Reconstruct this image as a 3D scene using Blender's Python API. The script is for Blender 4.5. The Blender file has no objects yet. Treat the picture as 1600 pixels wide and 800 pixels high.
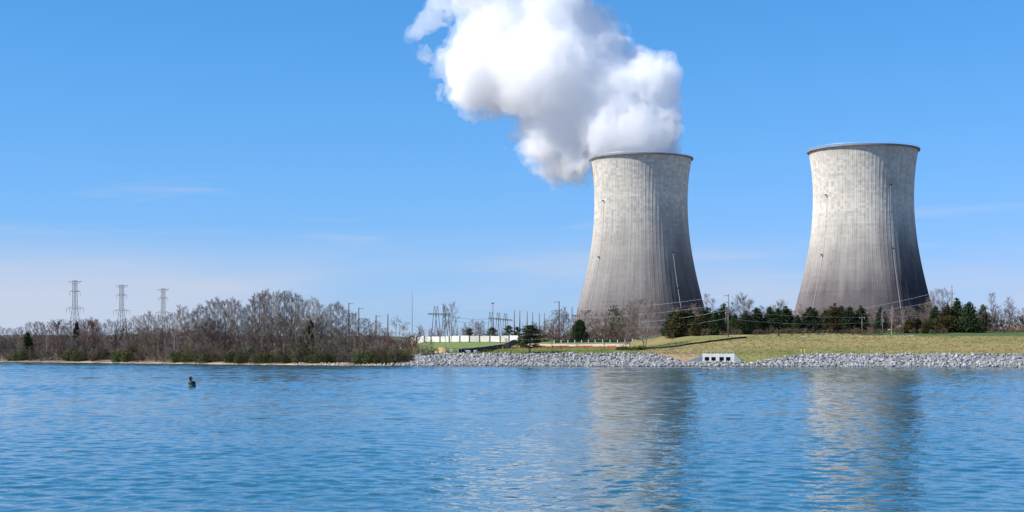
import bpy, math, random
import numpy as np

sc = bpy.context.scene
col = sc.collection
# ------------------------------------------------------------------ camera, sky, sun, exposure
F, CH, HY = 2380.0, 5.0, 548.0          # focal length in photo pixels, eye height, horizon row
cam_d = bpy.data.cameras.new('camera')
cam = bpy.data.objects.new('camera', cam_d); col.objects.link(cam)
cam.location = (0, 0, CH); cam.rotation_euler = (math.radians(90), 0, 0)
cam_d.sensor_width = 36.0; cam_d.lens = 36.0 * F / 1600.0
cam_d.shift_y = (HY - 400.0) / 1600.0
cam_d.clip_start = 0.5; cam_d.clip_end = 40000
sc.camera = cam

SUN_EL, SUN_ROT = math.radians(44), math.radians(180 + 74)
w = bpy.data.worlds.new('World'); sc.world = w; w.use_nodes = True
nt = w.node_tree; nt.nodes.clear()
def N(tree, kind, **kw):
    n = tree.nodes.new(kind)
    for k, v in kw.items():
        if k.startswith('i_'):
            key = k[2:]; key = int(key) if key.isdigit() else key.replace('_', ' ')
            n.inputs[key].default_value = v
        else: setattr(n, k, v)
    return n
L = nt.links.new
sky = N(nt, 'ShaderNodeTexSky', sky_type='NISHITA', sun_disc=False, sun_elevation=SUN_EL, sun_rotation=SUN_ROT,
        altitude=200, air_density=1.0, dust_density=0.2, ozone_density=2.0)
# tone of the clear air: each channel is held back as it nears the bright horizon, a cool white balance
def V3(op, *a):
    n = N(nt, 'ShaderNodeVectorMath', operation=op)
    for k, v in enumerate(a):
        if isinstance(v, tuple): n.inputs[k].default_value = v
        else: L(v, n.inputs[k])
    return n.outputs[0]
num = V3('MULTIPLY', sky.outputs[0], (0.60, 1.36, 1.42))
den = V3('MULTIPLY_ADD', sky.outputs[0], (0.050, 0.165, 0.062), (1, 1, 1))
clear = V3('MULTIPLY', V3('POWER', V3('MULTIPLY', V3('DIVIDE', num, den), (0.134, 0.134, 0.134)), (1.42, 1.2, 1.03)), (10.4, 8.1, 8.3))
# thin cirrus veils low in the sky, all the way round
tc = N(nt, 'ShaderNodeTexCoord'); sx = N(nt, 'ShaderNodeSeparateXYZ'); L(tc.outputs['Generated'], sx.inputs[0])
def veil(scale, loc, tilt, lo, hi, amt, e0, e1, detail, dist):
    mp = N(nt, 'ShaderNodeMapping'); mp.inputs['Scale'].default_value = scale; mp.inputs['Rotation'].default_value = (0, math.radians(tilt), 0); mp.inputs['Location'].default_value = loc
    L(tc.outputs['Generated'], mp.inputs[0])
    n1 = N(nt, 'ShaderNodeTexNoise', i_Scale=1.0, i_Detail=detail, i_Roughness=0.55, i_Distortion=dist); L(mp.outputs[0], n1.inputs['Vector'])
    r1 = N(nt, 'ShaderNodeMapRange', i_1=lo, i_2=hi, i_3=0.0, i_4=amt); L(n1.outputs['Fac'], r1.inputs[0])
    el = N(nt, 'ShaderNodeMapRange', i_1=e0, i_2=e1, i_3=1.0, i_4=0.0); el.interpolation_type = 'SMOOTHSTEP'; L(sx.outputs['Z'], el.inputs[0])
    m1 = N(nt, 'ShaderNodeMath', operation='MULTIPLY'); L(r1.outputs[0], m1.inputs[0]); L(el.outputs[0], m1.inputs[1]); return m1.outputs[0]
last = clear
for f in (veil((2.2, 2.2, 9), (4.0, 1.0, 0.1), 2, .38, .58, .92, .03, .085, 3.0, .2), veil((5, 5, 80), (10.1, 2.2, 0.4), 3.5, .56, .78, .5, .085, .13, 6.0, .4)):
    mx = N(nt, 'ShaderNodeMix', data_type='RGBA'); mx.inputs['B'].default_value = (4.3, 4.8, 5.9, 1)
    L(f, mx.inputs['Factor']); L(last, mx.inputs['A']); last = mx.outputs['Result']
bg = N(nt, 'ShaderNodeBackground', i_Strength=0.09)
L(last, bg.inputs['Color'])
wo = N(nt, 'ShaderNodeOutputWorld'); L(bg.outputs[0], wo.inputs['Surface'])

sun_d = bpy.data.lights.new('sun', 'SUN'); sun_d.energy = 5.0; sun_d.angle = math.radians(0.53); sun_d.color = (1.0, 0.955, 0.89)
sun = bpy.data.objects.new('sun', sun_d); col.objects.link(sun)
SDIR = (math.sin(SUN_ROT) * math.cos(SUN_EL), math.cos(SUN_ROT) * math.cos(SUN_EL), math.sin(SUN_EL))
from mathutils import Vector
sun.rotation_euler = Vector(SDIR).to_track_quat('Z', 'Y').to_euler()
vs = sc.view_settings; vs.view_transform = 'Standard'; vs.look = 'None'; vs.exposure = 0.6; vs.gamma = 1.0; vs.use_curve_mapping = False
sc.render.engine = 'CYCLES'
cy = sc.cycles
cy.max_bounces = 64; cy.diffuse_bounces = 3; cy.glossy_bounces = 3; cy.transmission_bounces = 2; cy.volume_bounces = 64; cy.transparent_max_bounces = 8
cy.use_denoising = True; cy.caustics_reflective = False; cy.caustics_refractive = False

# ------------------------------------------------------------------ helpers
def at(x, y, Y):                       # a photo position at depth Y as a point of the place
    return Vector(((x - 800) / F * Y, Y, CH + (HY - y) / F * Y))
def tag(o, label=None, cat=None, group=None, kind=None):
    if label: o['label'] = label
    if cat: o['category'] = cat
    if group: o['group'] = group
    if kind: o['kind'] = kind
    return o
def empty(name, loc=(0, 0, 0), rz=0.0, s=1.0):
    o = bpy.data.objects.new(name, None); col.objects.link(o)
    o.location = loc; o.rotation_euler = (0, 0, rz); o.scale = (s, s, s) if not hasattr(s, '__len__') else s
    o.empty_display_size = 0.2
    return o
def link(name, mesh, parent=None, mat=None):
    o = bpy.data.objects.new(name, mesh); col.objects.link(o)
    if parent is not None: o.parent = parent
    if mat is not None and not mesh.materials: mesh.materials.append(mat)
    return o
def mesh_np(name, V, faces, smooth=False):
    me = bpy.data.meshes.new(name)
    me.from_pydata([tuple(v) for v in V] if not isinstance(V, np.ndarray) else V.tolist(), [], faces if isinstance(faces, list) else faces.tolist())
    if smooth: me.polygons.foreach_set('use_smooth', np.ones(len(me.polygons), bool))
    me.update(); return me
class MB:
    def __init__(s): s.v = []; s.f = []
    def add(s, V, Fc):
        n = len(s.v); s.v += [tuple(p) for p in V]; s.f += [tuple(i + n for i in f) for f in Fc]
    def box(s, c, d, rz=0.0):
        x, y, z = (k / 2 for k in d); ca, sa = math.cos(rz), math.sin(rz)
        V = []
        for dz in (-z, z):
            for dx, dy in ((-x, -y), (x, -y), (x, y), (-x, y)):
                V.append((c[0] + dx * ca - dy * sa, c[1] + dx * sa + dy * ca, c[2] + dz))
        s.add(V, [(3, 2, 1, 0), (4, 5, 6, 7), (0, 1, 5, 4), (1, 2, 6, 5), (2, 3, 7, 6), (3, 0, 4, 7)]); return s
    def bar(s, a, b, w0, w1=None, n=4):
        a, b = Vector(a), Vector(b); w1 = w0 if w1 is None else w1
        d = (b - a).normalized(); u = d.cross(Vector((0.13, 0.31, 0.94) if abs(d.z) < 0.9 else (0.3, 0.94, 0.1))).normalized(); v = d.cross(u)
        V = []
        for p, r in ((a, w0), (b, w1)):
            for k in range(n):
                t = 2 * math.pi * (k + 0.5) / n
                V.append(p + u * (r * math.cos(t)) + v * (r * math.sin(t)))
        s.add(V, [(k, (k + 1) % n, n + (k + 1) % n, n + k) for k in range(n)] + [tuple(range(n - 1, -1, -1)), tuple(range(n, 2 * n))]); return s
    def lathe(s, prof, c=(0, 0, 0), n=16):
        V = []; 
        for r, z in prof:
            for k in range(n):
                t = 2 * math.pi * k / n; V.append((c[0] + r * math.cos(t), c[1] + r * math.sin(t), c[2] + z))
        m = len(prof)
        Fc = [(i * n + k, i * n + (k + 1) % n, (i + 1) * n + (k + 1) % n, (i + 1) * n + k) for i in range(m - 1) for k in range(n)]
        Fc += [tuple(range(n - 1, -1, -1)), tuple((m - 1) * n + k for k in range(n))]
        s.add(V, Fc); return s
    def mesh(s, name, smooth=False): return mesh_np(name, s.v, s.f, smooth)
    def build(s, name, mat, parent=None, smooth=False): return link(name, s.mesh(name, smooth), parent, mat)

def material(name, c1, c2=None, scale=1.0, rough=0.85, bump=0.0, bscale=None, metal=0.0, detail=5.0, rand=0.0, stretch=(1, 1, 1), lo=0.35, hi=0.65, coord='Object', trans=0.0):
    m = bpy.data.materials.new(name); m.use_nodes = True
    t = m.node_tree; t.nodes.clear(); K = t.links.new
    out = N(t, 'ShaderNodeOutputMaterial'); p = N(t, 'ShaderNodeBsdfPrincipled', i_Roughness=rough, i_Metallic=metal)
    p.inputs['Specular IOR Level'].default_value = 0.3
    K(p.outputs[0], out.inputs['Surface'])
    c2 = c2 or tuple(k * 0.75 for k in c1)
    tcn = N(t, 'ShaderNodeTexCoord'); mpn = N(t, 'ShaderNodeMapping'); mpn.inputs['Scale'].default_value = stretch
    K(tcn.outputs[coord], mpn.inputs[0])
    no = N(t, 'ShaderNodeTexNoise', i_Scale=scale, i_Detail=detail, i_Roughness=0.6); K(mpn.outputs[0], no.inputs['Vector'])
    mr = N(t, 'ShaderNodeMapRange', i_1=lo, i_2=hi); K(no.outputs['Fac'], mr.inputs[0])
    mix = N(t, 'ShaderNodeMix', data_type='RGBA'); mix.inputs['A'].default_value = (*c1, 1); mix.inputs['B'].default_value = (*c2, 1)
    K(mr.outputs[0], mix.inputs['Factor']); last = mix.outputs['Result']
    if rand:
        oi = N(t, 'ShaderNodeObjectInfo'); hv = N(t, 'ShaderNodeHueSaturation')
        a = N(t, 'ShaderNodeMapRange', i_3=1 - rand, i_4=1 + rand); K(oi.outputs['Random'], a.inputs[0]); K(a.outputs[0], hv.inputs['Value'])
        wn = N(t, 'ShaderNodeTexWhiteNoise', noise_dimensions='1D'); K(oi.outputs['Random'], wn.inputs['W'])
        b = N(t, 'ShaderNodeMapRange', i_3=0.5 - 0.06 * rand, i_4=0.5 + 0.06 * rand); K(wn.outputs['Value'], b.inputs[0]); K(b.outputs[0], hv.inputs['Hue'])
        K(last, hv.inputs['Color']); last = hv.outputs[0]
    K(last, p.inputs['Base Color'])
    if bump:
        bn = N(t, 'ShaderNodeTexNoise', i_Scale=bscale or scale * 4, i_Detail=4.0); K(mpn.outputs[0], bn.inputs['Vector'])
        bu = N(t, 'ShaderNodeBump', i_Distance=bump); K(bn.outputs['Fac'], bu.inputs['Height']); K(bu.outputs[0], p.inputs['Normal'])
    if trans:
        tr = N(t, 'ShaderNodeBsdfTranslucent'); K(last, tr.inputs['Color'])
        ms = N(t, 'ShaderNodeMixShader', i_0=trans); K(p.outputs[0], ms.inputs[1]); K(tr.outputs[0], ms.inputs[2]); K(ms.outputs[0], out.inputs['Surface'])
    return m

def sstep(a, b, x):
    t = np.clip((np.asarray(x, float) - a) / (b - a), 0, 1); return t * t * (3 - 2 * t)
rngN = np.random.default_rng(5)
_LAT = {}
def lattice_noise(x, y, cell, seed):
    if seed not in _LAT: _LAT[seed] = np.random.default_rng(seed).random((257, 257))
    g = _LAT[seed]
    u, v = np.asarray(x) / cell + 77.3, np.asarray(y) / cell + 31.7
    i, j = np.floor(u).astype(int), np.floor(v).astype(int); a, b = u - i, v - j
    a = a * a * (3 - 2 * a); b = b * b * (3 - 2 * b); i %= 256; j %= 256
    return (g[i, j] * (1 - a) + g[i + 1, j] * a) * (1 - b) + (g[i, j + 1] * (1 - a) + g[i + 1, j + 1] * a) * b

# ------------------------------------------------------------------ terrain
SH_PX = [(-400, 563.2), (-100, 564.8), (0, 565.6), (150, 567), (300, 568.7), (480, 570.6), (640, 571.7), (800, 572.6), (1000, 573.2), (1300, 573.7), (1600, 574.2), (1900, 574.6)]
_sx, _sy = [], []
for x_, y_ in SH_PX:
    Yd = CH * F / (y_ - HY); _sx.append((x_ - 800) / F * Yd); _sy.append(Yd)
_sx = [-9000] + _sx + [9000]; _sy = [_sy[0] + 900] + _sy + [_sy[-1] - 15]
def shore(X): return np.interp(X, _sx, _sy)
PL = ([-60, -12, 0, 1.5, 4, 12, 40, 120, 400, 1500, 9000], [-6, -2.2, 0, .3, .7, 1.6, 3, 4.5, 6, 9, 10])
PC = ([-60, -12, -3, 8, 14, 35, 45, 60, 86, 96, 120, 300, 700, 9000], [-6, -4, -1.5, 3.9, 4.2, 4.9, 5.2, 6.3, 7.6, 8.0, 8.5, 9.5, 12, 13])
PR = ([-60, -12, -3, 8, 13, 30, 54, 60, 130, 700, 9000], [-6, -4, -1.5, 3.7, 4.2, 6.4, 9.9, 10.2, 13, 13.2, 14])
def ripmax(X): return np.interp(X, [45, 54, 73.5, 92], [8.6, 2.7, 2.7, 8.6])     # the stones dip round the outfall
def gz(X, Y):
    X = np.asarray(X, float); Y = np.asarray(Y, float); s = Y - shore(X)
    zl, zc, zr = np.interp(s, *PL), np.interp(s, *PC), np.interp(s, *PR)
    Xn = X * 505 / np.maximum(Y, 300)
    a = sstep(-37, -29, Xn); b = sstep(38, 72, X) * sstep(-12, 26, s)
    z = zl * (1 - a) + zc * a; z = z * (1 - b) + zr * b
    return z + (lattice_noise(X, Y, 9.0, 1) - 0.5) * 0.35 * sstep(2, 20, s) + (lattice_noise(X, Y, 2.5, 2) - 0.5) * 0.12 * sstep(0, 6, s)
def ground_at(x, y, lo=4.0):           # the ground point that a photo position meets
    for k in range(900):
        d = 470 * 0.0 + 440 + k
        X = (x - 800) / F * d
        if d < shore(X) + lo: continue
        z = float(gz(X, d))
        if HY - (z - CH) / d * F <= y: return Vector((X, d, z))
    return Vector((X, d, z))
def on(X, Y): return Vector((X, Y, float(gz(X, Y))))
def col_at(x, s):                      # photo column x, s metres inland of the shore
    Y = 500.0
    for _ in range(8): Y = float(shore((x - 800) / F * Y)) + s
    return on((x - 800) / F * Y, Y)

xs = np.concatenate([-np.geomspace(9000, 330, 26), np.arange(-318, 318, 1.8), np.geomspace(330, 9000, 26)])
ys = np.concatenate([np.arange(440, 760, 1.2), np.geomspace(762, 12000, 46)])
GX, GY = np.meshgrid(xs, ys, indexing='ij')
GZ = gz(GX, GY)
nxs, nys = len(xs), len(ys)
cX = (GX[:-1, :-1] + GX[1:, 1:]) / 2; cY = (GY[:-1, :-1] + GY[1:, 1:]) / 2; cS = cY - shore(cX)
nz_ = lattice_noise(cX, cY, 6, 11) - .5
zone = np.zeros(cX.shape, int)                                                   # 0 soil under the wood
left = cX * 505 / cY < -33 + nz_ * 3
zone[left & (cS < 1.7 + 6 * nz_)] = 1                                              # beach
zone[~left & (cS < ripmax(cX) - .1 + nz_ * 1.5)] = 2                                           # stone bank
cen = ~left & (cS >= ripmax(cX) - .1 + nz_ * 1.5) & (cX < 40 + nz_ * 4) & (cS < 135)
zone[cen] = 3                                                                    # lawn
zone[cen & (cS > 58 + nz_ * 3) & (cS < 84 + nz_ * 4) & (cX > 1 + (cS - 58) * .2)] = 4   # gravel road
rig = ~left & (cX >= 40 + nz_ * 4) & (cS >= ripmax(cX) - .1 + nz_ * 1.5)
zone[rig & (cS < 128 + nz_ * 8)] = 5                                                          # dry grass dike
zone[rig & (cS >= 57) & (cS < 140) & (cX > 122 + nz_ * 5)] = 6                                # green field
zone[rig & (cS >= 54.5) & (cS < 58) & (cX < 135) & (cX > 74)] = 4
zone[rig & (cX > 43) & (cX < 60 + nz_ * 8) & (cS < 30 + nz_ * 14)] = 7                        # bare earth beside the outfall
idx = np.arange(nxs * nys).reshape(nxs, nys)
quads = np.stack([idx[:-1, :-1], idx[1:, :-1], idx[1:, 1:], idx[:-1, 1:]], -1)
allV = np.stack([GX, GY, GZ], -1).reshape(-1, 3)
keep = GZ[:-1, :-1] > -3.5

def grass_mat(name, c1, c2, c3, sc1, sc2):
    m = material(name, c1, c2, scale=sc1, rough=0.95, bump=0.25, bscale=1.6, stretch=(0.35, 1, 1), lo=.4, hi=.62)
    t = m.node_tree; K = t.links.new; p = next(n for n in t.nodes if n.type == 'BSDF_PRINCIPLED')
    src = p.inputs['Base Color'].links[0].from_socket
    tcn = N(t, 'ShaderNodeTexCoord'); mpn = N(t, 'ShaderNodeMapping'); mpn.inputs['Scale'].default_value = (0.4, 1, 1); K(tcn.outputs['Object'], mpn.inputs[0])
    no = N(t, 'ShaderNodeTexNoise', i_Scale=sc2, i_Detail=6.0, i_Roughness=.7); K(mpn.outputs[0], no.inputs['Vector'])
    mr = N(t, 'ShaderNodeMapRange', i_1=.56, i_2=.7); K(no.outputs['Fac'], mr.inputs[0])
    mix = N(t, 'ShaderNodeMix', data_type='RGBA'); mix.inputs['B'].default_value = (*c3, 1)
    K(mr.outputs[0], mix.inputs['Factor']); K(src, mix.inputs['A']); K(mix.outputs['Result'], p.inputs['Base Color'])
    return m
M = {}
M['soil'] = material('leaf_litter', (.11, .085, .06), (.17, .13, .085), .6, .95, .15)
M['sand'] = material('sand', (.38, .30, .20), (.27, .21, .14), .4, .95, .05, 3)
M['bed'] = material('bank_gravel', (.2, .2, .2), (.3, .29, .28), 1.5, .95, .2)
M['lawn'] = grass_mat('lawn_grass', (.115, .17, .035), (.16, .19, .05), (.2, .18, .075), .12, .3)
M['gravel'] = material('tan_gravel', (.5, .43, .31), (.42, .35, .24), .3, .95, .05, 4)
M['dike'] = grass_mat('dry_grass', (.235, .185, .072), (.14, .15, .04), (.085, .12, .026), .035, .16)
M['earth'] = material('bare_earth', (.31, .225, .125), (.22, .17, .085), .25, .95, .15, 2)
M['field'] = material('field_grass', (.05, .085, .018), (.06, .095, .024), .2, .9, .1, 2)
for zi, nm, mt in ((0, 'ground', 'soil'), (1, 'beach', 'sand'), (2, 'stone_bank', 'bed'), (3, 'lawn', 'lawn'), (4, 'gravel_road', 'gravel'), (5, 'grass_dike', 'dike'), (6, 'field', 'field'), (7, 'bare_earth_path', 'earth')):
    q = quads[(zone == zi) & keep]
    used, inv = np.unique(q, return_inverse=True)
    me = mesh_np(nm, allV[used], inv.reshape(-1, 4), True)
    tag(link(nm, me, None, M[mt]), kind='structure')

# far wooded hills
hx = np.linspace(-2600, 1500, 260); hy = np.linspace(3300, 5200, 50)
HX, HYg = np.meshgrid(hx, hy, indexing='ij')
env = np.sin(np.clip((HYg - 3300) / 1900, 0, 1) * math.pi) ** .7
HZ = 8 + env * (17 + 26 * lattice_noise(HX, HYg, 900, 21) + 10 * lattice_noise(HX, HYg, 300, 22)) + 7 * lattice_noise(HX, HYg, 26, 23)
i2 = np.arange(HX.size).reshape(HX.shape)
q = np.stack([i2[:-1, :-1], i2[1:, :-1], i2[1:, 1:], i2[:-1, 1:]], -1).reshape(-1, 4)
M['hill'] = material('far_wood', (.09, .085, .06), (.05, .065, .035), .03, .95, 3, .08)
tag(link('hills', mesh_np('hills', np.stack([HX, HYg, HZ], -1).reshape(-1, 3), q, True), None, M['hill']), kind='structure')

# ------------------------------------------------------------------ river
def water_mat():
    m = bpy.data.materials.new('river_water'); m.use_nodes = True
    t = m.node_tree; t.nodes.clear(); K = t.links.new
    out = N(t, 'ShaderNodeOutputMaterial'); p = N(t, 'ShaderNodeBsdfPrincipled', i_Roughness=0.06, i_IOR=1.33)
    p.inputs['Base Color'].default_value = (.012, .08, .115, 1)
    tcn = N(t, 'ShaderNodeTexCoord')
    def layer(scale, rot, stretch, amp, detail, dist=0.0):
        mpn = N(t, 'ShaderNodeMapping'); mpn.inputs['Scale'].default_value = (scale * stretch, scale, 1); mpn.inputs['Rotation'].default_value = (0, 0, rot)
        K(tcn.outputs['Object'], mpn.inputs[0])
        no = N(t, 'ShaderNodeTexNoise', i_Scale=1.0, i_Detail=detail, i_Roughness=.5, i_Distortion=dist); K(mpn.outputs[0], no.inputs['Vector'])
        mu = N(t, 'ShaderNodeMath', operation='MULTIPLY', i_1=amp); K(no.outputs['Fac'], mu.inputs[0]); return mu.outputs[0]
    hs = [layer(1.6, .25, 1.0, .03, 2.0, .3), layer(4.0, -.2, 1.0, .012, 1.0, .3)]
    acc = hs[0]
    for h in hs[1:]:
        a = N(t, 'ShaderNodeMath', operation='ADD'); K(acc, a.inputs[0]); K(h, a.inputs[1]); acc = a.outputs[0]
    # gusts: patches of stronger and weaker ripple
    mpn = N(t, 'ShaderNodeMapping'); mpn.inputs['Scale'].default_value = (.012, .035, 1); K(tcn.outputs['Object'], mpn.inputs[0])
    g = N(t, 'ShaderNodeTexNoise', i_Scale=1.0, i_Detail=4.0); K(mpn.outputs[0], g.inputs['Vector'])
    gr = N(t, 'ShaderNodeMapRange', i_1=.35, i_2=.68, i_3=.45, i_4=1.2); K(g.outputs['Fac'], gr.inputs[0])
    bu = N(t, 'ShaderNodeBump', i_Distance=1.0); K(acc, bu.inputs['Height']); K(gr.outputs[0], bu.inputs['Strength'])
    K(bu.outputs[0], p.inputs['Normal']); K(p.outputs[0], out.inputs['Surface']); return m
M['water'] = water_mat()
def river():
    r = np.random.default_rng(12); n = 64
    lam = np.geomspace(.46, 6.0, n); ang = math.radians(62) + r.normal(size=n) * .75; ph = r.uniform(0, 6.28, n); k = 2 * np.pi / lam
    slope = np.sqrt(2 / n) * (1 - .5 * np.linspace(0, 1, n)); amp = slope / k
    V, Fc, n0 = [], [], 0
    for x0, x1, y0, y1, h, lmax, rms in ((-47, 47, 34, 113, .205, 2.6, .074), (-102, 102, 111.5, 282, .46, 3.6, .074), (-182, 182, 279.5, 506, .85, 9, .072), (-300, -4, 503, 726, 1.1, 9, .070)):     # real waves, finer grid near the deck
        gx = np.linspace(x0, x1, int((x1 - x0) / h) + 1); gy = np.linspace(y0, y1, int((y1 - y0) / h) + 1)
        X, Y = np.meshgrid(gx, gy, indexing='ij'); Z = np.zeros_like(X)
        wg = sstep(2.2 * h, 3.4 * h, lam) * (1 - sstep(lmax * .6, lmax * 1.3, lam)); wg = wg * rms / math.sqrt(float(((wg * slope) ** 2).sum()) / 2)
        for i in range(n):
            if wg[i] > 1e-4: Z += wg[i] * amp[i] * np.sin(k[i] * (X * math.cos(ang[i]) + Y * math.sin(ang[i])) + ph[i])
        gust = .62 + .7 * lattice_noise(X * .45, Y, 17, 31) * lattice_noise(X * .3, Y, 48, 32) * 1.6
        Z *= gust
        ii = n0 + np.arange(X.size).reshape(X.shape)
        V.append(np.stack([X, Y, Z], -1).reshape(-1, 3)); Fc.append(np.stack([ii[:-1, :-1], ii[1:, :-1], ii[1:, 1:], ii[:-1, 1:]], -1).reshape(-1, 4)); n0 += X.size
    B = 7000
    for x0, x1, y0, y1 in ((-B, B, -600, 34), (-B, -47, 34, 112), (47, B, 34, 112), (-B, -102, 112, 280), (102, B, 112, 280), (-B, -182, 280, 504), (182, B, 280, 504), (-B, -300, 504, 726), (-4, B, 504, 726), (-B, B, 726, 2200)):
        V.append(np.array([(x0, y0, 0), (x1, y0, 0), (x1, y1, 0), (x0, y1, 0)], float)); Fc.append(np.array([[n0, n0 + 1, n0 + 2, n0 + 3]])); n0 += 4
    V, Fc = np.concatenate(V).astype(np.float32), np.concatenate(Fc).astype(np.int32)
    me = bpy.data.meshes.new('river'); me.vertices.add(len(V)); me.vertices.foreach_set('co', V.ravel()); me.loops.add(Fc.size); me.loops.foreach_set('vertex_index', Fc.ravel())
    me.polygons.add(len(Fc)); me.polygons.foreach_set('loop_start', np.arange(0, Fc.size, 4, dtype=np.int32)); me.polygons.foreach_set('use_smooth', np.ones(len(Fc), bool)); me.update(calc_edges=True); me.validate()
    tag(link('river', me, None, M['water']), kind='structure')
river()

# ------------------------------------------------------------------ riprap stones
def icosa():
    t = (1 + 5 ** .5) / 2
    v = np.array([(-1, t, 0), (1, t, 0), (-1, -t, 0), (1, -t, 0), (0, -1, t), (0, 1, t), (0, -1, -t), (0, 1, -t), (t, 0, -1), (t, 0, 1), (-t, 0, -1), (-t, 0, 1)], float)
    f = np.array([(0, 11, 5), (0, 5, 1), (0, 1, 7), (0, 7, 10), (0, 10, 11), (1, 5, 9), (5, 11, 4), (11, 10, 2), (10, 7, 6), (7, 1, 8), (3, 9, 4), (3, 4, 2), (3, 2, 6), (3, 6, 8), (3, 8, 9), (4, 9, 5), (2, 4, 11), (6, 2, 10), (8, 6, 7), (9, 8, 1)])
    return v / np.linalg.norm(v[0]), f
def stones(name, n, fx, smin, smax, mat, seed):
    r = np.random.default_rng(seed); iv, ff = icosa()
    V, Fc = [], []
    for k in range(n):
        X, s = fx(r); Y = float(shore(X)) + s; z = float(gz(X, Y))
        sz = smin + (smax - smin) * r.random() ** 3.0
        A = np.linalg.qr(r.normal(size=(3, 3)))[0]
        v = iv * (1 + r.uniform(-.28, .28, (12, 1))) @ np.diag(sz * r.uniform(.6, 1.15, 3)) @ A
        V.append(v + (X, Y, z + sz * r.uniform(-.05, .35))); Fc.append(ff + 12 * k)
    o = link(name, mesh_np(name, np.concatenate(V), np.concatenate(Fc)), None, mat); return o
M['stone'] = material('riprap_stone', (.30, .30, .31), (.42, .415, .41), 1.1, .9, .05, 6, lo=.38, hi=.62)
_t = M['stone'].node_tree; _p = next(n for n in _t.nodes if n.type == 'BSDF_PRINCIPLED'); _s = _p.inputs['Base Color'].links[0].from_socket
_g = N(_t, 'ShaderNodeNewGeometry'); _r = N(_t, 'ShaderNodeMapRange', i_3=.3, i_4=1.1); _t.links.new(_g.outputs['Random Per Island'], _r.inputs[0])
_z = N(_t, 'ShaderNodeSeparateXYZ'); _t.links.new(_g.outputs['Position'], _z.inputs[0])     # wet below the splash line
_w = N(_t, 'ShaderNodeMapRange', i_1=.12, i_2=.55, i_3=.42, i_4=1.0); _t.links.new(_z.outputs['Z'], _w.inputs[0])
_m = N(_t, 'ShaderNodeMath', operation='MULTIPLY'); _t.links.new(_r.outputs[0], _m.inputs[0]); _t.links.new(_w.outputs[0], _m.inputs[1])
_v = N(_t, 'ShaderNodeVectorMath', operation='SCALE'); _t.links.new(_s, _v.inputs[0]); _t.links.new(_m.outputs[0], _v.inputs['Scale']); _t.links.new(_v.outputs[0], _p.inputs['Base Color'])
def rip(r):
    X = r.uniform(-40, 178); return X, r.uniform(-2, float(ripmax(X)))
tag(stones('riprap', 12000, rip, .17, .62, M['stone'], 3), 'pale grey broken stones covering the river bank below the grass', 'riprap', kind='stuff')
M['stone2'] = material('shore_stone', (.33, .28, .22), (.5, .45, .38), 1.1, .9)
def bch(r): return r.uniform(-75, -36), r.uniform(-.5, 4)
tag(stones('shore_stones', 260, bch, .15, .5, M['stone2'], 4), 'scattered brown stones along the beach beside the riprap', 'stones', kind='stuff')

def tufts(name, label, n, fx, h, mat, seed):
    r = np.random.default_rng(seed); P = np.array([fx(r) for _ in range(n)]); X = P[:, 0]; Y = shore(X) + P[:, 1]; Z = gz(X, Y)
    V = []
    for k in range(5):
        a = r.uniform(0, 6.28, n); w_ = r.uniform(.08, .2, n); hh = h * r.uniform(.4, 1.2, n); o = r.normal(size=(n, 2)) * .22; ln = r.normal(size=(n, 2)) * .2 * hh[:, None]
        b = np.stack([X + o[:, 0], Y + o[:, 1], Z - .03], -1); d = np.stack([np.cos(a) * w_, np.sin(a) * w_, 0 * a], -1)
        V.append(np.stack([b - d, b + d, b + np.stack([ln[:, 0], ln[:, 1], hh], -1)], 1))
    V = np.concatenate(V).reshape(-1, 3)
    tag(link(name, mesh_np(name, V, np.arange(len(V)).reshape(-1, 3)), None, mat), label, 'grass', kind='stuff')
M['tuft'] = material('dry_tufts', (.24, .19, .075), (.15, .15, .045), .12, .95)
M['green_tuft'] = material('green_tufts', (.12, .17, .04), (.20, .19, .07), .15, .95)
tufts('dry_grass', 'tufts of dry grass over the dike above the riprap', 7000, lambda r: (lambda X: (X, float(ripmax(X)) + .2 + 50 * r.random() ** 1.1))(r.uniform(44, 180)), .22, M['tuft'], 6)
tufts('lawn_grass', 'short green grass tufts on the lawn above the riprap', 4500, lambda r: (r.uniform(-34, 42), r.uniform(8.5, 56)), .22, M['green_tuft'], 7)
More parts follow.
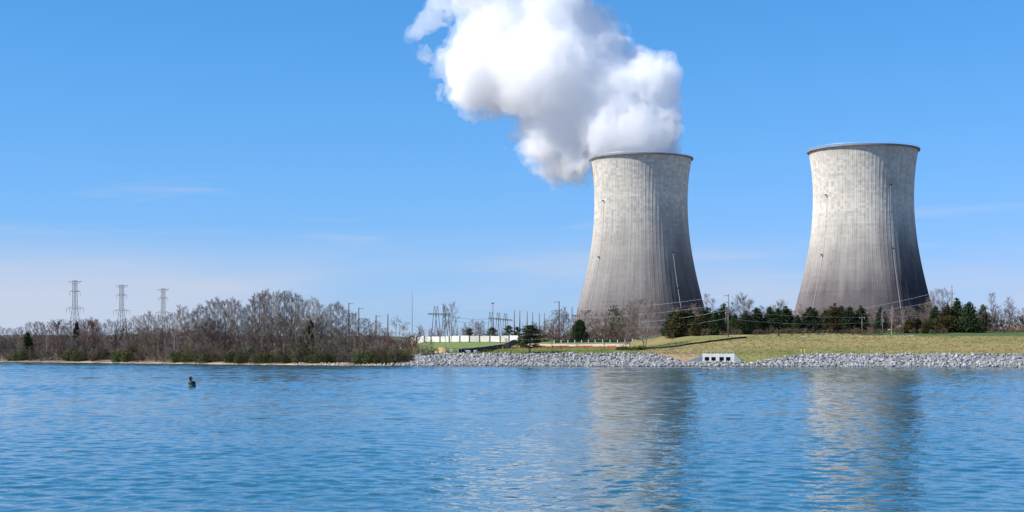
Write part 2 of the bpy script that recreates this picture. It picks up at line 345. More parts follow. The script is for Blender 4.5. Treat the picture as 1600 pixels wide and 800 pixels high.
# ------------------------------------------------------------------ cooling towers
def tower_mat(name, stain_lo, stain_hi, stain_amt, drips, flank_shade_amt, seed):
    m = bpy.data.materials.new(name); m.use_nodes = True
    t = m.node_tree; t.nodes.clear(); K = t.links.new
    out = N(t, 'ShaderNodeOutputMaterial'); p = N(t, 'ShaderNodeBsdfPrincipled', i_Roughness=.9); p.inputs['Specular IOR Level'].default_value = .2; p.inputs['Diffuse Roughness'].default_value = 1.0
    K(p.outputs[0], out.inputs['Surface'])
    uv = N(t, 'ShaderNodeUVMap', uv_map='bays'); sp = N(t, 'ShaderNodeSeparateXYZ'); K(uv.outputs[0], sp.inputs[0])
    def math_(op, a, b=None, c=None):
        n = N(t, 'ShaderNodeMath', operation=op)
        for i, v in enumerate((a, b, c)):
            if v is None: continue
            if isinstance(v, (int, float)): n.inputs[i].default_value = v
            else: K(v, n.inputs[i])
        return n.outputs[0]
    def rng_(v, a, b, c=0.0, d=1.0):
        n = N(t, 'ShaderNodeMapRange', i_1=a, i_2=b, i_3=c, i_4=d); K(v, n.inputs[0]); return n.outputs[0]
    def comb(x, y, z=0.0):
        n = N(t, 'ShaderNodeCombineXYZ')
        for i, v in enumerate((x, y, z)):
            if isinstance(v, (int, float)): n.inputs[i].default_value = v
            else: K(v, n.inputs[i])
        return n.outputs[0]
    def noise(vec, detail=4.0, rough=.55):
        n = N(t, 'ShaderNodeTexNoise', i_Scale=1.0, i_Detail=detail, i_Roughness=rough); K(vec, n.inputs['Vector']); return n.outputs['Fac']
    u, v = sp.outputs['X'], sp.outputs['Y']          # u counts bays, v is height in metres
    row = math_('DIVIDE', v, 1.9)
    wn = N(t, 'ShaderNodeTexWhiteNoise', noise_dimensions='3D'); K(comb(math_('FLOOR', u), math_('FLOOR', row), seed), wn.inputs['Vector'])
    upper = rng_(v, 75, 105)
    panel = math_('MULTIPLY', math_('SUBTRACT', wn.outputs['Value'], .5), rng_(v, 70, 110, .10, .26))
    wr = N(t, 'ShaderNodeTexWhiteNoise', noise_dimensions='2D'); K(comb(math_('FLOOR', row), seed), wr.inputs['Vector'])
    course = math_('MULTIPLY', math_('SUBTRACT', wr.outputs['Value'], .5), .08)
    jr = math_('LESS_THAN', math_('FRACT', row), .1)
    ju = math_('GREATER_THAN', math_('ABSOLUTE', math_('SUBTRACT', math_('FRACT', u), .5)), .44)
    joint = math_('ADD', math_('MULTIPLY', jr, .07), math_('MULTIPLY', ju, .12))
    big = math_('MULTIPLY', math_('SUBTRACT', noise(comb(math_('MULTIPLY', u, .12), math_('MULTIPLY', v, .03), seed)), .5), .30)
    streak = math_('MULTIPLY', math_('SUBTRACT', noise(comb(math_('MULTIPLY', u, 1.3), math_('MULTIPLY', v, .012), seed + 5), 3.0), .5), .34)
    tone = math_('ADD', math_('ADD', math_('ADD', panel, course), math_('ADD', big, streak)), 1.0)
    tone = math_('SUBTRACT', tone, joint)
    # lower stain: wet dark concrete below a ragged edge
    edge = math_('ADD', v, math_('MULTIPLY', math_('SUBTRACT', noise(comb(math_('MULTIPLY', u, .35), math_('MULTIPLY', v, .02), seed + 9), 5.0), .5), 46))
    stain = rng_(edge, stain_lo, stain_hi, stain_amt, 0.0)
    # dark drip marks
    dn = noise(comb(math_('MULTIPLY', u, 3.1), math_('MULTIPLY', v, .045), seed + 13), 2.0)
    zone_ = noise(comb(math_('MULTIPLY', u, .09), math_('MULTIPLY', v, .035), seed + 17), 2.0)
    drip = math_('MULTIPLY', math_('MULTIPLY', rng_(dn, .66, .72), rng_(zone_, .48, .6)), drips)
    mix1 = N(t, 'ShaderNodeMix', data_type='RGBA'); mix1.inputs['A'].default_value = (.67, .63, .55, 1); mix1.inputs['B'].default_value = (.175, .15, .15, 1)
    K(stain, mix1.inputs['Factor'])
    # shade painted over the right flank's stain, thinning upwards with a ragged edge
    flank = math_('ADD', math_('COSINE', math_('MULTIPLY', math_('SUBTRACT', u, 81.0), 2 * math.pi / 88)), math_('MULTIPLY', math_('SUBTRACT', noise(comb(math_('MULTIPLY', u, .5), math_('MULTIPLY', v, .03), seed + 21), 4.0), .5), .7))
    flank_shade = math_('MULTIPLY', math_('MULTIPLY', rng_(flank, .45, .95), rng_(edge, stain_lo + 10, stain_hi + 4, 1.0, 0.0)), flank_shade_amt)
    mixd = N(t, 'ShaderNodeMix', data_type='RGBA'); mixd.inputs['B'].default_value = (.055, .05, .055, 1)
    K(flank_shade, mixd.inputs['Factor']); K(mix1.outputs['Result'], mixd.inputs['A']); mix1 = mixd
    mix2 = N(t, 'ShaderNodeMix', data_type='RGBA'); mix2.inputs['B'].default_value = (.12, .115, .12, 1)
    K(drip, mix2.inputs['Factor']); K(mix1.outputs['Result'], mix2.inputs['A'])
    mul = N(t, 'ShaderNodeVectorMath', operation='SCALE'); K(mix2.outputs['Result'], mul.inputs[0]); K(tone, mul.inputs['Scale'])
    K(mul.outputs[0], p.inputs['Base Color'])
    return m
M['rim'] = material('rim_concrete', (.20, .20, .21), (.28, .27, .26), .3, .9)
M['steel'] = material('galvanised_steel', (.42, .44, .46), (.55, .56, .57), 2, .5, metal=.3)
M['lattice'] = material('weathered_lattice_steel', (.13, .135, .145), (.19, .195, .2), 2, .6)
M['pale_steel'] = material('pale_steel', (.5, .49, .47), (.58, .57, .55), 2, .6)
M['dark_box'] = material('dark_box', (.03, .03, .035), None, 2, .6)
PROF = [(0, 57.5), (8, 55.6), (20, 52.9), (31, 50.0), (50, 45.2), (70, 41.2), (89, 38.5), (108, 37.5), (120, 37.6), (128, 38.0), (138, 39.1), (143, 39.9), (146.5, 40.6)]
pz = np.array([a for a, b in PROF]); pr = np.array([b for a, b in PROF])
def prof_r(z):                         # smooth meridian through the measured radii
    k = np.polyfit(pz, pr, 5); return np.polyval(k, z)
def make_tower(X, Y, z0, label, stain, seed, ladders):
    root = empty('cooling_tower', (X, Y, z0)); tag(root, label, 'cooling tower', 'pair of cooling towers')
    NB, zs = 88, np.linspace(0, 146.5, 46)
    offs = [(-.06, 0.0), (-.045, .11), (.045, .11), (.06, 0.0), (.3, 0.0), (.5, 0.0), (.7, 0.0)]
    th = np.array([2 * math.pi * (b + o) / NB for b in range(NB) for o, _ in offs]); ro = np.array([h for b in range(NB) for _, h in offs]); ub = np.array([b + o for b in range(NB) for o, _ in offs])
    n = len(th); V = []
    for z in zs:
        r = prof_r(z) + ro; V.append(np.stack([r * np.cos(th), r * np.sin(th), np.full(n, z)], -1))
    for z in zs[::-6]:
        r = prof_r(z) - .9; V.append(np.stack([r * np.cos(th), r * np.sin(th), np.full(n, z)], -1))
    V = np.concatenate(V); rows = len(V) // n
    ii = np.arange(rows * n).reshape(rows, n); jn = np.roll(ii, -1, 1)
    q = np.stack([ii[:-1], jn[:-1], jn[1:], ii[1:]], -1).reshape(-1, 4)
    me = mesh_np('shell', V, q)
    lay = me.uv_layers.new(name='bays')
    vi = np.empty(len(me.loops), np.int32); me.loops.foreach_get('vertex_index', vi)
    uu = np.tile(ub, rows)[vi] + .5; zz = V[vi, 2].copy()
    uq = uu.reshape(-1, 4); uq[(uq.max(1) - uq.min(1) > 40)[:, None] & (uq < 40)] += NB
    lay.data.foreach_set('uv', np.stack([uq.reshape(-1), zz], -1).reshape(-1).astype(np.float32))
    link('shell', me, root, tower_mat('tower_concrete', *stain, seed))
    mb = MB(); R = float(prof_r(146.5)); P = [(R + .1, 146.5), (R + 1.55, 146.7), (R + 1.6, 147.75), (R - .9, 147.75), (R - .9, 146.45)]
    nn = 160; VV = []
    for r, z in P: VV += [(r * math.cos(2 * math.pi * k / nn), r * math.sin(2 * math.pi * k / nn), z) for k in range(nn)]
    mb.add(VV, [(i * nn + k, i * nn + (k + 1) % nn, ((i + 1) % 5) * nn + (k + 1) % nn, ((i + 1) % 5) * nn + k) for i in range(5) for k in range(nn)])
    rim = mb.build('rim', M['rim'], root)
    hb = MB()
    for k in range(nn):
        a, b = 2 * math.pi * k / nn, 2 * math.pi * (k + 1) / nn; r = R + 1.2
        hb.bar((r * math.cos(a), r * math.sin(a), 148.8), (r * math.cos(b), r * math.sin(b), 148.8), .07)
        if k % 2 == 0: hb.bar((r * math.cos(a), r * math.sin(a), 147.7), (r * math.cos(a), r * math.sin(a), 148.85), .06)
    hb.build('handrail', M['steel'], rim)
    for az, top in ladders:              # climbing ladders with marker lights on their platforms
        a = math.radians(az); lb = MB(); pts = []
        for z in np.linspace(4, top, 40):
            r = float(prof_r(z)) + .75; pts.append((r * math.cos(a), r * math.sin(a), z))
        for p0, p1 in zip(pts[:-1], pts[1:]):
            lb.bar(p0, p1, .12)
        la = lb.build('ladder', M['steel'], root)
        for z in (top, top * .6, top * .22):
            r = float(prof_r(z)) + 1.2
            MB().box((r * math.cos(a), r * math.sin(a), z), (1.0, 1.0, 1.0), a).build('marker_light', M['dark_box'], la)
    return root
D1, D2 = 1230.0, 1159.0
Z1 = CH + (HY - 249.5) / F * D1 - 147.2; Z2 = CH + (HY - 236.5) / F * D2 - 147.2
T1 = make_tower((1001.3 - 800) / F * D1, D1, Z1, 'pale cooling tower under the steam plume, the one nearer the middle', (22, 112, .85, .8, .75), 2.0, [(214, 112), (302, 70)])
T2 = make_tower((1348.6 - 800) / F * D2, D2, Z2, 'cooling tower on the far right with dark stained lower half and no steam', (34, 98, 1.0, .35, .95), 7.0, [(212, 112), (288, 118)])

# ------------------------------------------------------------------ steam plume
def vol_mat(name, dens):
    m = bpy.data.materials.new(name); m.use_nodes = True
    t = m.node_tree; t.nodes.clear()
    out = N(t, 'ShaderNodeOutputMaterial'); v = N(t, 'ShaderNodeVolumeScatter', i_Density=dens, i_Anisotropy=0.15)
    v.inputs['Color'].default_value = (1, 1, 1, 1)
    t.links.new(v.outputs[0], out.inputs['Volume']); return m
def up(a, n, axis):
    m = a.shape[axis]; x = np.linspace(0, m - 1.001, n); i = x.astype(int); f = x - i; f = f * f * (3 - 2 * f)
    sh = [1, 1, 1]; sh[axis] = n; f = f.reshape(sh).astype(np.float32)
    return np.take(a, i, axis) * (1 - f) + np.take(a, i + 1, axis) * f
def vnoise(shape, cell, h, seed):
    r = np.random.default_rng(seed); d = [max(3, int(n * h / cell) + 2) for n in shape]
    g = r.random(d).astype(np.float32) - .5
    for ax in range(3): g = up(g, shape[ax], ax)
    return g
def surface_nets(Fd, org, h):
    ins = Fd < 0; nx, ny, nz = Fd.shape
    corner = [(i, j, k) for i in (0, 1) for j in (0, 1) for k in (0, 1)]
    cnt = sum(ins[i:nx - 1 + i, j:ny - 1 + j, k:nz - 1 + k].astype(np.int8) for i, j, k in corner)
    act = (cnt > 0) & (cnt < 8); ai = np.argwhere(act)
    acc = np.zeros((len(ai), 3)); num = np.zeros(len(ai))
    for a in corner:
        for ax in range(3):
            if a[ax]: continue
            b = list(a); b[ax] = 1
            fa = Fd[ai[:, 0] + a[0], ai[:, 1] + a[1], ai[:, 2] + a[2]]; fb = Fd[ai[:, 0] + b[0], ai[:, 1] + b[1], ai[:, 2] + b[2]]
            cr = (fa < 0) != (fb < 0); t = np.where(cr, fa / np.where(cr, fa - fb, 1), 0)
            p = np.tile(np.array(a, float), (len(ai), 1)); p[:, ax] += t
            acc += p * cr[:, None]; num += cr
    V = (ai + acc / num[:, None]) * h + org
    vid = -np.ones(act.shape, np.int64); vid[act] = np.arange(len(ai))
    quads = []
    for ax in range(3):
        o = [k for k in range(3) if k != ax]
        s0 = [slice(1, -1)] * 3; s0[ax] = slice(0, -1); s1 = [slice(1, -1)] * 3; s1[ax] = slice(1, None)
        ch = ins[tuple(s0)] != ins[tuple(s1)]; e = np.argwhere(ch)
        base = e.copy(); base[:, o[0]] += 1; base[:, o[1]] += 1
        flip = ins[tuple(s0)][ch]
        def c(d0, d1):
            b = base.copy(); b[:, o[0]] += d0; b[:, o[1]] += d1; return vid[b[:, 0], b[:, 1], b[:, 2]]
        qd = np.stack([c(-1, -1), c(0, -1), c(0, 0), c(-1, 0)], -1)
        if ax == 1: flip = ~flip
        qd[~flip] = qd[~flip][:, ::-1]; quads.append(qd)
    return V, np.concatenate(quads)
PUFF = [(1000, 236, 40, 0), (960, 236, 36, -6), (1028, 230, 26, 4), (1005, 205, 48, 0), (1030, 195, 29, 8), (1032, 165, 28, -4), (1016, 124, 32, -6), (992, 110, 28, 8), (1022, 142, 28, 8),
        (960, 150, 55, 4), (905, 125, 66, 0), (860, 60, 66, 6), (850, 110, 70, -8), (785, 112, 55, 4), (752, 92, 44, -8), (744, 138, 33, 0), (728, 112, 26, 6), (800, 45, 56, 0),
        (862, 5, 52, -4), (915, 62, 42, 10), (950, 84, 30, 2), (880, 185, 52, 8), (854, 222, 27, -8), (872, 250, 25, 4), (896, 256, 20, -6), (930, 215, 38, 10),
        (985, 205, 34, -16), (945, 205, 26, -20), (838, 192, 24, 4), (800, -30, 62, 0), (850, -55, 60, 6), (752, -40, 52, -6), (790, -95, 62, 4), (720, -110, 58, 0), (670, -150, 60, 8), (610, -190, 62, 0)]
WISP = [(700, 28, 22, 4), (672, 30, 22, 0), (655, 48, 18, -4), (720, 12, 26, 0), (668, 78, 15, 4), (690, 92, 13, -4), (968, 62, 18, 6), (930, 32, 18, 4), (740, 40, 30, 6), (690, 0, 30, 0), (1050, 225, 12, 6), (905, 262, 26, 4), (820, 215, 22, 6)]
px = D1 / F
def make_plume():
    h = 1.45; org = np.array([-128.0, D1 - 62, 132.0]); dim = (184, 138, 172)
    gx = (org[0] + h * np.arange(dim[0])).astype(np.float32)[:, None, None]; gy = (org[1] + h * np.arange(dim[1])).astype(np.float32)[None, :, None]; gzv = (org[2] + h * np.arange(dim[2])).astype(np.float32)[None, None, :]
    def field(lst, k):
        s = np.zeros(dim, np.float32)
        for x, y, r, dy in lst:
            Dp = D1 + dy + max(0, 1000 - x) * px * .27          # the wind carries the plume back and to the left
            c = at(x, y, Dp); R = r * Dp / F
            d = np.sqrt((gx - c.x) ** 2 + (gy - Dp) ** 2 / .85 + (gzv - c.z) ** 2) - R
            s += np.exp(np.clip(-d / k, -30, 30))
        return -k * np.log(s + 1e-13)
    def bil(cell, seed): return .5 - np.abs(vnoise(dim, cell, h, seed)) * 2
    nb = 10 * bil(28, 1) + 10 * bil(15, 2) + 9 * bil(8, 3) + 6.0 * bil(4.2, 4) + 3 * bil(2.6, 5)
    ns = 8 * vnoise(dim, 30, h, 8) + 7 * vnoise(dim, 12, h, 9) + 4 * vnoise(dim, 5, h, 10)
    main = field(PUFF, 2.2) - nb * .66 + 1.6
    wisp = field(WISP, 2.2) + np.abs(vnoise(dim, 20, h, 14)) * 26 + np.abs(vnoise(dim, 9, h, 15)) * 18 + vnoise(dim, 4, h, 16) * 7 - 6.5
    # steam stays above the mouth of the tower and outside its concrete
    c = T1.location; rad = np.sqrt((gx - c.x) ** 2 + (gy - c.y) ** 2)
    ztop = c.z + 147.9
    block = np.where((rad < 43.5) & (rad > 38.2), ztop + .4 - gzv, np.where(rad <= 38.2, ztop - 6 - gzv, -1e3))
    soft = np.minimum(main - 3.4 + ns * 1.5, wisp)
    root = empty('steam_plume', (c.x, c.y, ztop))
    tag(root, 'billowing white steam plume drifting left off the middle cooling tower', 'steam')
    for nm, f, dens in (('steam_core', main + 2.6, .035), ('steam_billow', main, .045), ('steam_veil', soft, .03)):
        f = np.maximum(f, block)
        for ax in range(3):
            sl = [slice(None)] * 3
            for e in (0, -1):
                sl[ax] = e; f[tuple(sl)] = np.maximum(f[tuple(sl)], 1.0)
            sl[ax] = slice(None)
        V, Q = surface_nets(f, org, h)
        o = link(nm, mesh_np(nm, V - np.array([c.x, c.y, ztop]), Q, True), root, vol_mat(nm, dens))
make_plume()

# ------------------------------------------------------------------ outfall headwall, walls and fences
M['cream'] = material('cream_concrete', (.78, .75, .68), (.62, .59, .53), .5, .85, .02, 5)
M['white_panel'] = material('white_panel', (.64, .63, .59), (.54, .53, .49), .35, .7, rand=.1)
M['dark_post'] = material('dark_post', (.10, .09, .08), (.15, .13, .11), 2, .8)
M['navy'] = material('dark_fabric', (.018, .022, .035), (.03, .035, .05), .8, .7, .05, 3)
M['black'] = material('black_fabric', (.012, .012, .014), (.02, .02, .022), .8, .8, .05, 3)
M['orange'] = material('orange_mesh', (.42, .10, .045), (.30, .07, .04), 1.2, .8, .05, 4)
M['stake'] = material('orange_stake', (.62, .27, .14), (.5, .2, .1), 2, .8)
M['white'] = material('white_paint', (.8, .8, .78), (.72, .72, .7), 2, .6)
M['wood'] = material('weathered_pole', (.17, .14, .115), (.24, .21, .18), 1.5, .9, stretch=(1, 1, .1))
M['darkwood'] = material('dark_pole', (.085, .075, .07), (.12, .105, .095), 1.5, .9, stretch=(1, 1, .1))
M['ins'] = material('insulator_glaze', (.25, .26, .28), (.35, .36, .38), 3, .4)
M['wire'] = material('aluminium_wire', (.42, .43, .44), (.5, .5, .5), 1, .5, metal=.2)
M['darkwire'] = material('dark_wire', (.12, .12, .13), None, 1, .6)
M['yellow'] = material('yellow_paint', (.72, .5, .04), (.62, .42, .04), 2, .6)
M['straw'] = material('straw', (.58, .42, .20), (.44, .30, .13), 1.2, .95, .2, 5)

def outfall():
    X0, X1 = at(1095, 560, 476).x, at(1144, 560, 476).x; Yf = float(shore(X0)) + 2.5
    r = empty('outfall_headwall', ((X0 + X1) / 2, Yf, 1.05), -.2); tag(r, 'cream concrete outfall headwall with four dark openings at the waterline', 'headwall')
    W = X1 - X0; h0, h1 = -1.6, 3.05; cols = [-.43, -.285, -.225, -.08, .03, .175, .235, .38]
    ez0, ez1 = .85, 2.0
    wall = MB()
    edges = [-.5] + cols + [.5]
    for i in range(0, len(edges), 2):       # piers between the openings
        a, b = edges[i] * W, edges[i + 1] * W; wall.box(((a + b) / 2, .3, (ez0 + ez1) / 2), (b - a, .6, ez1 - ez0))
    wall.box((0, .3, (ez1 + h1) / 2), (W, .6, h1 - ez1)); wall.box((0, .3, (h0 + ez0) / 2), (W, .6, ez0 - h0))
    wall.box((0, 3.4, -.2), (W, .5, 4)); wall.box((0, 1.9, h1 - .15), (W - .02, 2.6, .28))
    wall.build('wall', M['cream'], r)
    for i in range(0, 8, 2):
        a, b = cols[i] * W, cols[i + 1] * W
        g = MB().box(((a + b) / 2, .56, (ez0 + ez1) / 2), (b - a + .1, .06, ez1 - ez0 + .1)).build('opening', M['black'], r)
        MB().box(((a + b) / 2, .08, ez0 + .02), (.22, .3, .5)).build('gate_stem', M['dark_box'], g)
    rl = MB()
    for z in (.55, 1.1): rl.bar((-W / 2, .2, h1 + z), (W / 2, .2, h1 + z), .045); 
    for k in range(9): x = -W / 2 + W * k / 8; rl.bar((x, .2, h1), (x, .2, h1 + 1.1), .04)
    rl.bar((W / 2, .2, h1 + 1.1), (W / 2 + 2.4, .9, .9), .045)
    rl.build('railing', material('tan_rail', (.55, .45, .33), None, 1, .6), r)
    wr = MB(); wr.add([(W / 2, 0, h0), (W / 2 + 2.6, .8, h0), (W / 2 + 2.6, .8, .3), (W / 2, 0, h1), (W / 2, .5, h0), (W / 2 + 2.6, 1.3, h0), (W / 2 + 2.6, 1.3, .3), (W / 2, .5, h1)],
              [(0, 1, 2, 3), (7, 6, 5, 4), (3, 2, 6, 7), (0, 4, 5, 1), (1, 5, 6, 2), (0, 3, 7, 4)])
    wr.build('wing_wall', material('pale_wing_concrete', (.72, .70, .66), (.64, .62, .58), .6, .8), r)
    wl = MB(); a = -W / 2
    wl.add([(a, 0, h0), (a - 5.6, -.5, h0), (a - 5.6, -.5, .5), (a, 0, 2.6), (a, .5, h0), (a - 5.6, 0, h0), (a - 5.6, 0, .5), (a, .5, 2.75)],
           [(3, 2, 1, 0), (4, 5, 6, 7), (7, 6, 2, 3), (1, 5, 4, 0), (2, 6, 5, 1), (4, 7, 3, 0)])
    wl.build('wing_wall', material('shaded_wing_concrete', (.30, .31, .33), (.24, .25, .27), .5, .85), r)  # darker than the other wing: its shade is painted into the concrete colour
outfall()

def panel_quad(a, b, h0, h1, th=.06):
    a, b = Vector(a), Vector(b); d = (b - a); n = Vector((d.y, -d.x, 0)).normalized() * th / 2
    V = [a + n, b + n, b + n, a + n, a - n, b - n, b - n, a - n]; V = [Vector(v) for v in V]
    for i in (0, 1, 4, 5): V[i].z += h0
    for i in (2, 3, 6, 7): V[i].z += h1
    m = MB(); m.add(V, [(0, 1, 2, 3), (7, 6, 5, 4), (3, 2, 6, 7), (0, 4, 5, 1), (1, 5, 6, 2), (4, 0, 3, 7)]); return m
def fence(name, label, cat, pts, step, h, pm, post, ph, pw, panel='panel', sag=0.0, h0=0.03, rail=None, seed=0):
    rr = random.Random(seed); P = []
    for a, b in zip(pts[:-1], pts[1:]):
        n = max(1, round((Vector(b[:2]) - Vector(a[:2])).length / step))
        P += [on(a[0] + (b[0] - a[0]) * k / n, a[1] + (b[1] - a[1]) * k / n) for k in range(n)]
    P.append(on(*pts[-1][:2])); o = P[0]
    r = empty(name, o); tag(r, label, cat)
    for k, p in enumerate(P):
        q = p - o
        MB().box((q.x, q.y - .06, q.z + ph / 2 - .15 + rr.uniform(-.05, .05)), (pw, pw, ph + .3)).build('post', post, r)
    for a, b in zip(P[:-1], P[1:]):
        m = panel_quad(a - o, b - o, h0, h - rr.uniform(0, sag)); m.build(panel, pm, r)
        if rail: MB().bar(a - o + Vector((0, -.05, h)), b - o + Vector((0, -.05, h)), .09).build('rail', rail, r)
    return r
def gp(*px): return [tuple(ground_at(x, y)) for x, y in px]
# long wall of white panels behind the lawn
def white_wall():
    xs_ = [641, 651.5, 663.5, 674, 688, 702.5, 719, 734, 750, 766, 782, 796, 811]
    tops = [526.4, 526.2, 526, 525.8, 525.5, 524.8, 524.4, 524.6, 524.8, 525, 524.6, 524.2]
    dep = [626 - (x - 641) * .26 for x in xs_]
    P = [Vector(((x - 800) / F * d, d, float(gz((x - 800) / F * d, d)))) for x, d in zip(xs_, dep)]
    r = empty('panel_wall', P[0]); tag(r, 'long low wall of white panels between dark posts behind the lawn', 'wall')
    o = P[0]; dull = material('dull_panel', (.46, .44, .38), (.40, .39, .34), .35, .8, rand=.08)
    for i, (a, b) in enumerate(zip(P[:-1], P[1:])):
        g = (b - a).normalized() * .35; dm = (a.y + b.y) / 2; h = CH + (HY - tops[i]) / F * dm - (a.z + b.z) / 2
        panel_quad(a - o + g, b - o - g, max(.25, CH + (HY - 537) / F * dm - (a.z + b.z) / 2), h, .3).build('panel', dull if i in (7, 8, 10) else M['white_panel'], r)
    for p in P: q = p - o; MB().box((q.x, q.y + .1, CH + (HY - 530.5) / F * p.y - o.z), (.75, .5, 2.9)).build('post', M['dark_post'], r)
white_wall()
navy = [ground_at(716, 551), ground_at(745, 548), ground_at(770, 545), ground_at(786, 543), on((809 - 800) / F * 592, 592)]
fence('sediment_fence', 'dark navy fabric fence with white posts curving up beside the lawn', 'fence', [tuple(p) for p in navy], 3.0, 1.15, M['navy'], M['white'], 1.2, .16, 'fabric_panel', .05, rail=M['pale_steel'])
fence('sediment_fence', 'lower navy fabric fence running just in front of the curving one', 'fence', [(p.x + 1.2, p.y - 6, 0) for p in navy], 3.0, .95, M['navy'], M['dark_post'], 1.0, .14, 'fabric_panel', .12, seed=3)
fence('safety_fence', 'orange-red mesh fence on orange stakes below the gravel road', 'fence', gp((771, 546.6), (800, 544.8), (850, 544), (900, 543.8), (950, 543.8), (986, 544.2)), 3.0, .85, M['orange'], M['stake'], 1.0, .26, 'mesh_panel', .3, seed=5)
fence('road_fence', 'low black fence with white posts behind the gravel road', 'fence', [tuple(on((x - 800) / F * 577, 577)) for x in (866, 930, 988)], 2.56, .8, M['navy'], M['white'], 1.0, .3, 'fabric_panel', .05, seed=6)
fence('silt_fence', 'low black silt fence slanting up the dry grass dike', 'fence', gp((1008, 545.6), (1030, 545), (1060, 542), (1100, 536.8), (1135, 532), (1166, 528.4)), 3.0, .62, M['black'], M['dark_post'], .8, .08, 'fabric_panel', .1, seed=7)
def guardrail():
    P = [on(at(x, 520, 562 + (x - 1000) * .3).x, 562 + (x - 1000) * .3) for x in (998, 1008, 1018, 1028, 1038, 1046)]
    r = empty('guardrail', P[0]); tag(r, 'silver guardrail climbing the slope behind the bare bushy tree', 'guardrail')
    for p in P: q = p - P[0]; MB().box((q.x, q.y, q.z + .4), (.18, .18, 1.0)).build('post', M['wood'], r)
    for a, b in zip(P[:-1], P[1:]):
        m = panel_quad(a - P[0] + Vector((0, -.15, 0)), b - P[0] + Vector((0, -.15, 0)), .48, .92, .08); m.build('rail', M['pale_steel'], r)
guardrail()
# small things on the bank
def small_box(name, label, cat, p, d, mat, rz=0, group=None):
    o = MB().box((0, 0, d[2] / 2), d).build(name, mat); o.location = p; o.rotation_euler = (0, 0, rz)
    md = o.modifiers.new('bevel', 'BEVEL'); md.width = min(d) * .12; md.segments = 2
    tag(o, label, cat, group); return o
p = ground_at(705, 552.0); r = empty('notice_sign', p); tag(r, 'small white notice sign on a post by the lawn tree', 'sign')
MB().box((0, 0, .6), (.08, .08, 1.3)).build('post', M['dark_post'], r); MB().box((0, -.07, 1.0), (.8, .05, .85)).build('board', M['white'], r)
MB().box((0, -.1, 1.0), (.3, .02, .32)).build('mark', M['dark_box'], r)
small_box('concrete_slab', 'pale concrete slab lying at the top of the riprap', 'slab', ground_at(706, 553.6) + Vector((0, 0, -.1)), (5.2, 1.6, .32), M['cream'], .12)
small_box('stone_block', 'cream stone block beside the lower navy fence', 'block', ground_at(731, 551.8) + Vector((0, 0, -.1)), (1.9, 1.0, 1.05), M['cream'], .1)
small_box('stone_block', 'pinkish stone block beside the dry weeds', 'block', ground_at(743, 551.4) + Vector((0, 0, -.1)), (1.2, .9, 1.0), material('pink_stone', (.58, .47, .40), (.5, .4, .33), 1, .9), -.2)
for k, (x, y) in enumerate(((1135, 537.4), (1157.5, 536.4))):
    p = ground_at(x, y); r = empty('survey_marker', p)
    tag(r, ('white survey marker on the dike, nearer the outfall', 'white survey marker on the dike, nearer the silt fence end')[k], 'marker')
    MB().box((0, 0, .25), (.07, .07, .6)).build('stake', M['wood'], r); MB().box((0, -.05, .55), (.42, .06, .4)).build('plate', M['white'], r)
for k, x in enumerate((1252, 1257.5)):
    p = ground_at(x, 552.2); r = empty('marker_post', p)
    tag(r, ('yellow marker post above the riprap, the left of two', 'yellow marker post above the riprap, the right of two')[k], 'post')
    MB().lathe([(.14, -.3), (.14, 1.25), (.10, 1.32)], n=8).build('pole', M['yellow'], r); MB().lathe([(.17, 1.02), (.17, 1.16)], n=8).build('band', M['white'], r)
def mound(name, label, p, rx, ry, rz_, mat, seed):
    r = random.Random(seed); V, Fc = [], []; n, m = 20, 7
    for i in range(m):
        t = i / (m - 1)
        for k in range(n):
            a = 2 * math.pi * k / n; f = (1 - t) ** .7 * (1 + r.uniform(-.12, .12)); V.append((rx * f * math.cos(a), ry * f * math.sin(a), -.3 + (rz_ + .3) * (t ** .8) * (1 + r.uniform(-.08, .08))))
    Fc = [(i * n + k, i * n + (k + 1) % n, (i + 1) * n + (k + 1) % n, (i + 1) * n + k) for i in range(m - 1) for k in range(n)] + [tuple((m - 1) * n + k for k in range(n))]
    o = link(name, mesh_np(name, V, Fc, True), None, mat); o.location = p; tag(o, label, 'mound'); return o
mound('straw_mound', 'tan mound of straw and earth at the edge of the lawn', ground_at(690, 551.5), 2.6, 2.2, 2.0, M['straw'], 2)
M['clay'] = material('red_clay', (.36, .21, .14), (.45, .30, .2), .3, .95, .2, 2)
mound('clay_mound', 'reddish clay mound behind the bare trees past the green field', on(at(1588, 500, 720).x, 720), 16, 8, 4.2, M['clay'], 4)
mound('clay_mound', 'reddish clay mound half hidden behind the dark olive bushes', on(at(1403, 500, 690).x, 690), 6, 5, 3.6, M['clay'], 5)

# ------------------------------------------------------------------ channel buoy
def buoy():
    p = at(300.5, 604.2, 212); r = empty('channel_buoy', (p.x, p.y, .08), .4); r.rotation_euler = (math.radians(-3), math.radians(-5), .4); r.scale = (1.25, 1.25, 1.25)
    tag(r, 'dark green channel buoy floating alone on the river', 'buoy')
    g = material('buoy_green', (.012, .045, .028), (.02, .03, .02), 3, .5); pg = material('faded_green', (.12, .17, .10), (.06, .10, .06), 4, .7)
    MB().lathe([(.34, -.4), (.40, -.15), (.40, .42), (.36, .52), (.2, .56)], n=18).build('hull', g, r)
    MB().lathe([(.405, .02), (.405, .16)], n=18).build('waterline_band', pg, r)
    t = MB(); t.lathe([(.13, .5), (.14, .8), (.17, .84), (.17, 1.0), (.1, 1.08), (.03, 1.12)], (-.12, 0, 0), 12); tp = t.build('lantern', M['dark_box'], r)
    MB().bar((.1, 0, .5), (.2, 0, .95), .03).bar((.2, 0, .95), (.02, 0, .92), .025).build('lifting_eye', g, r)
buoy()

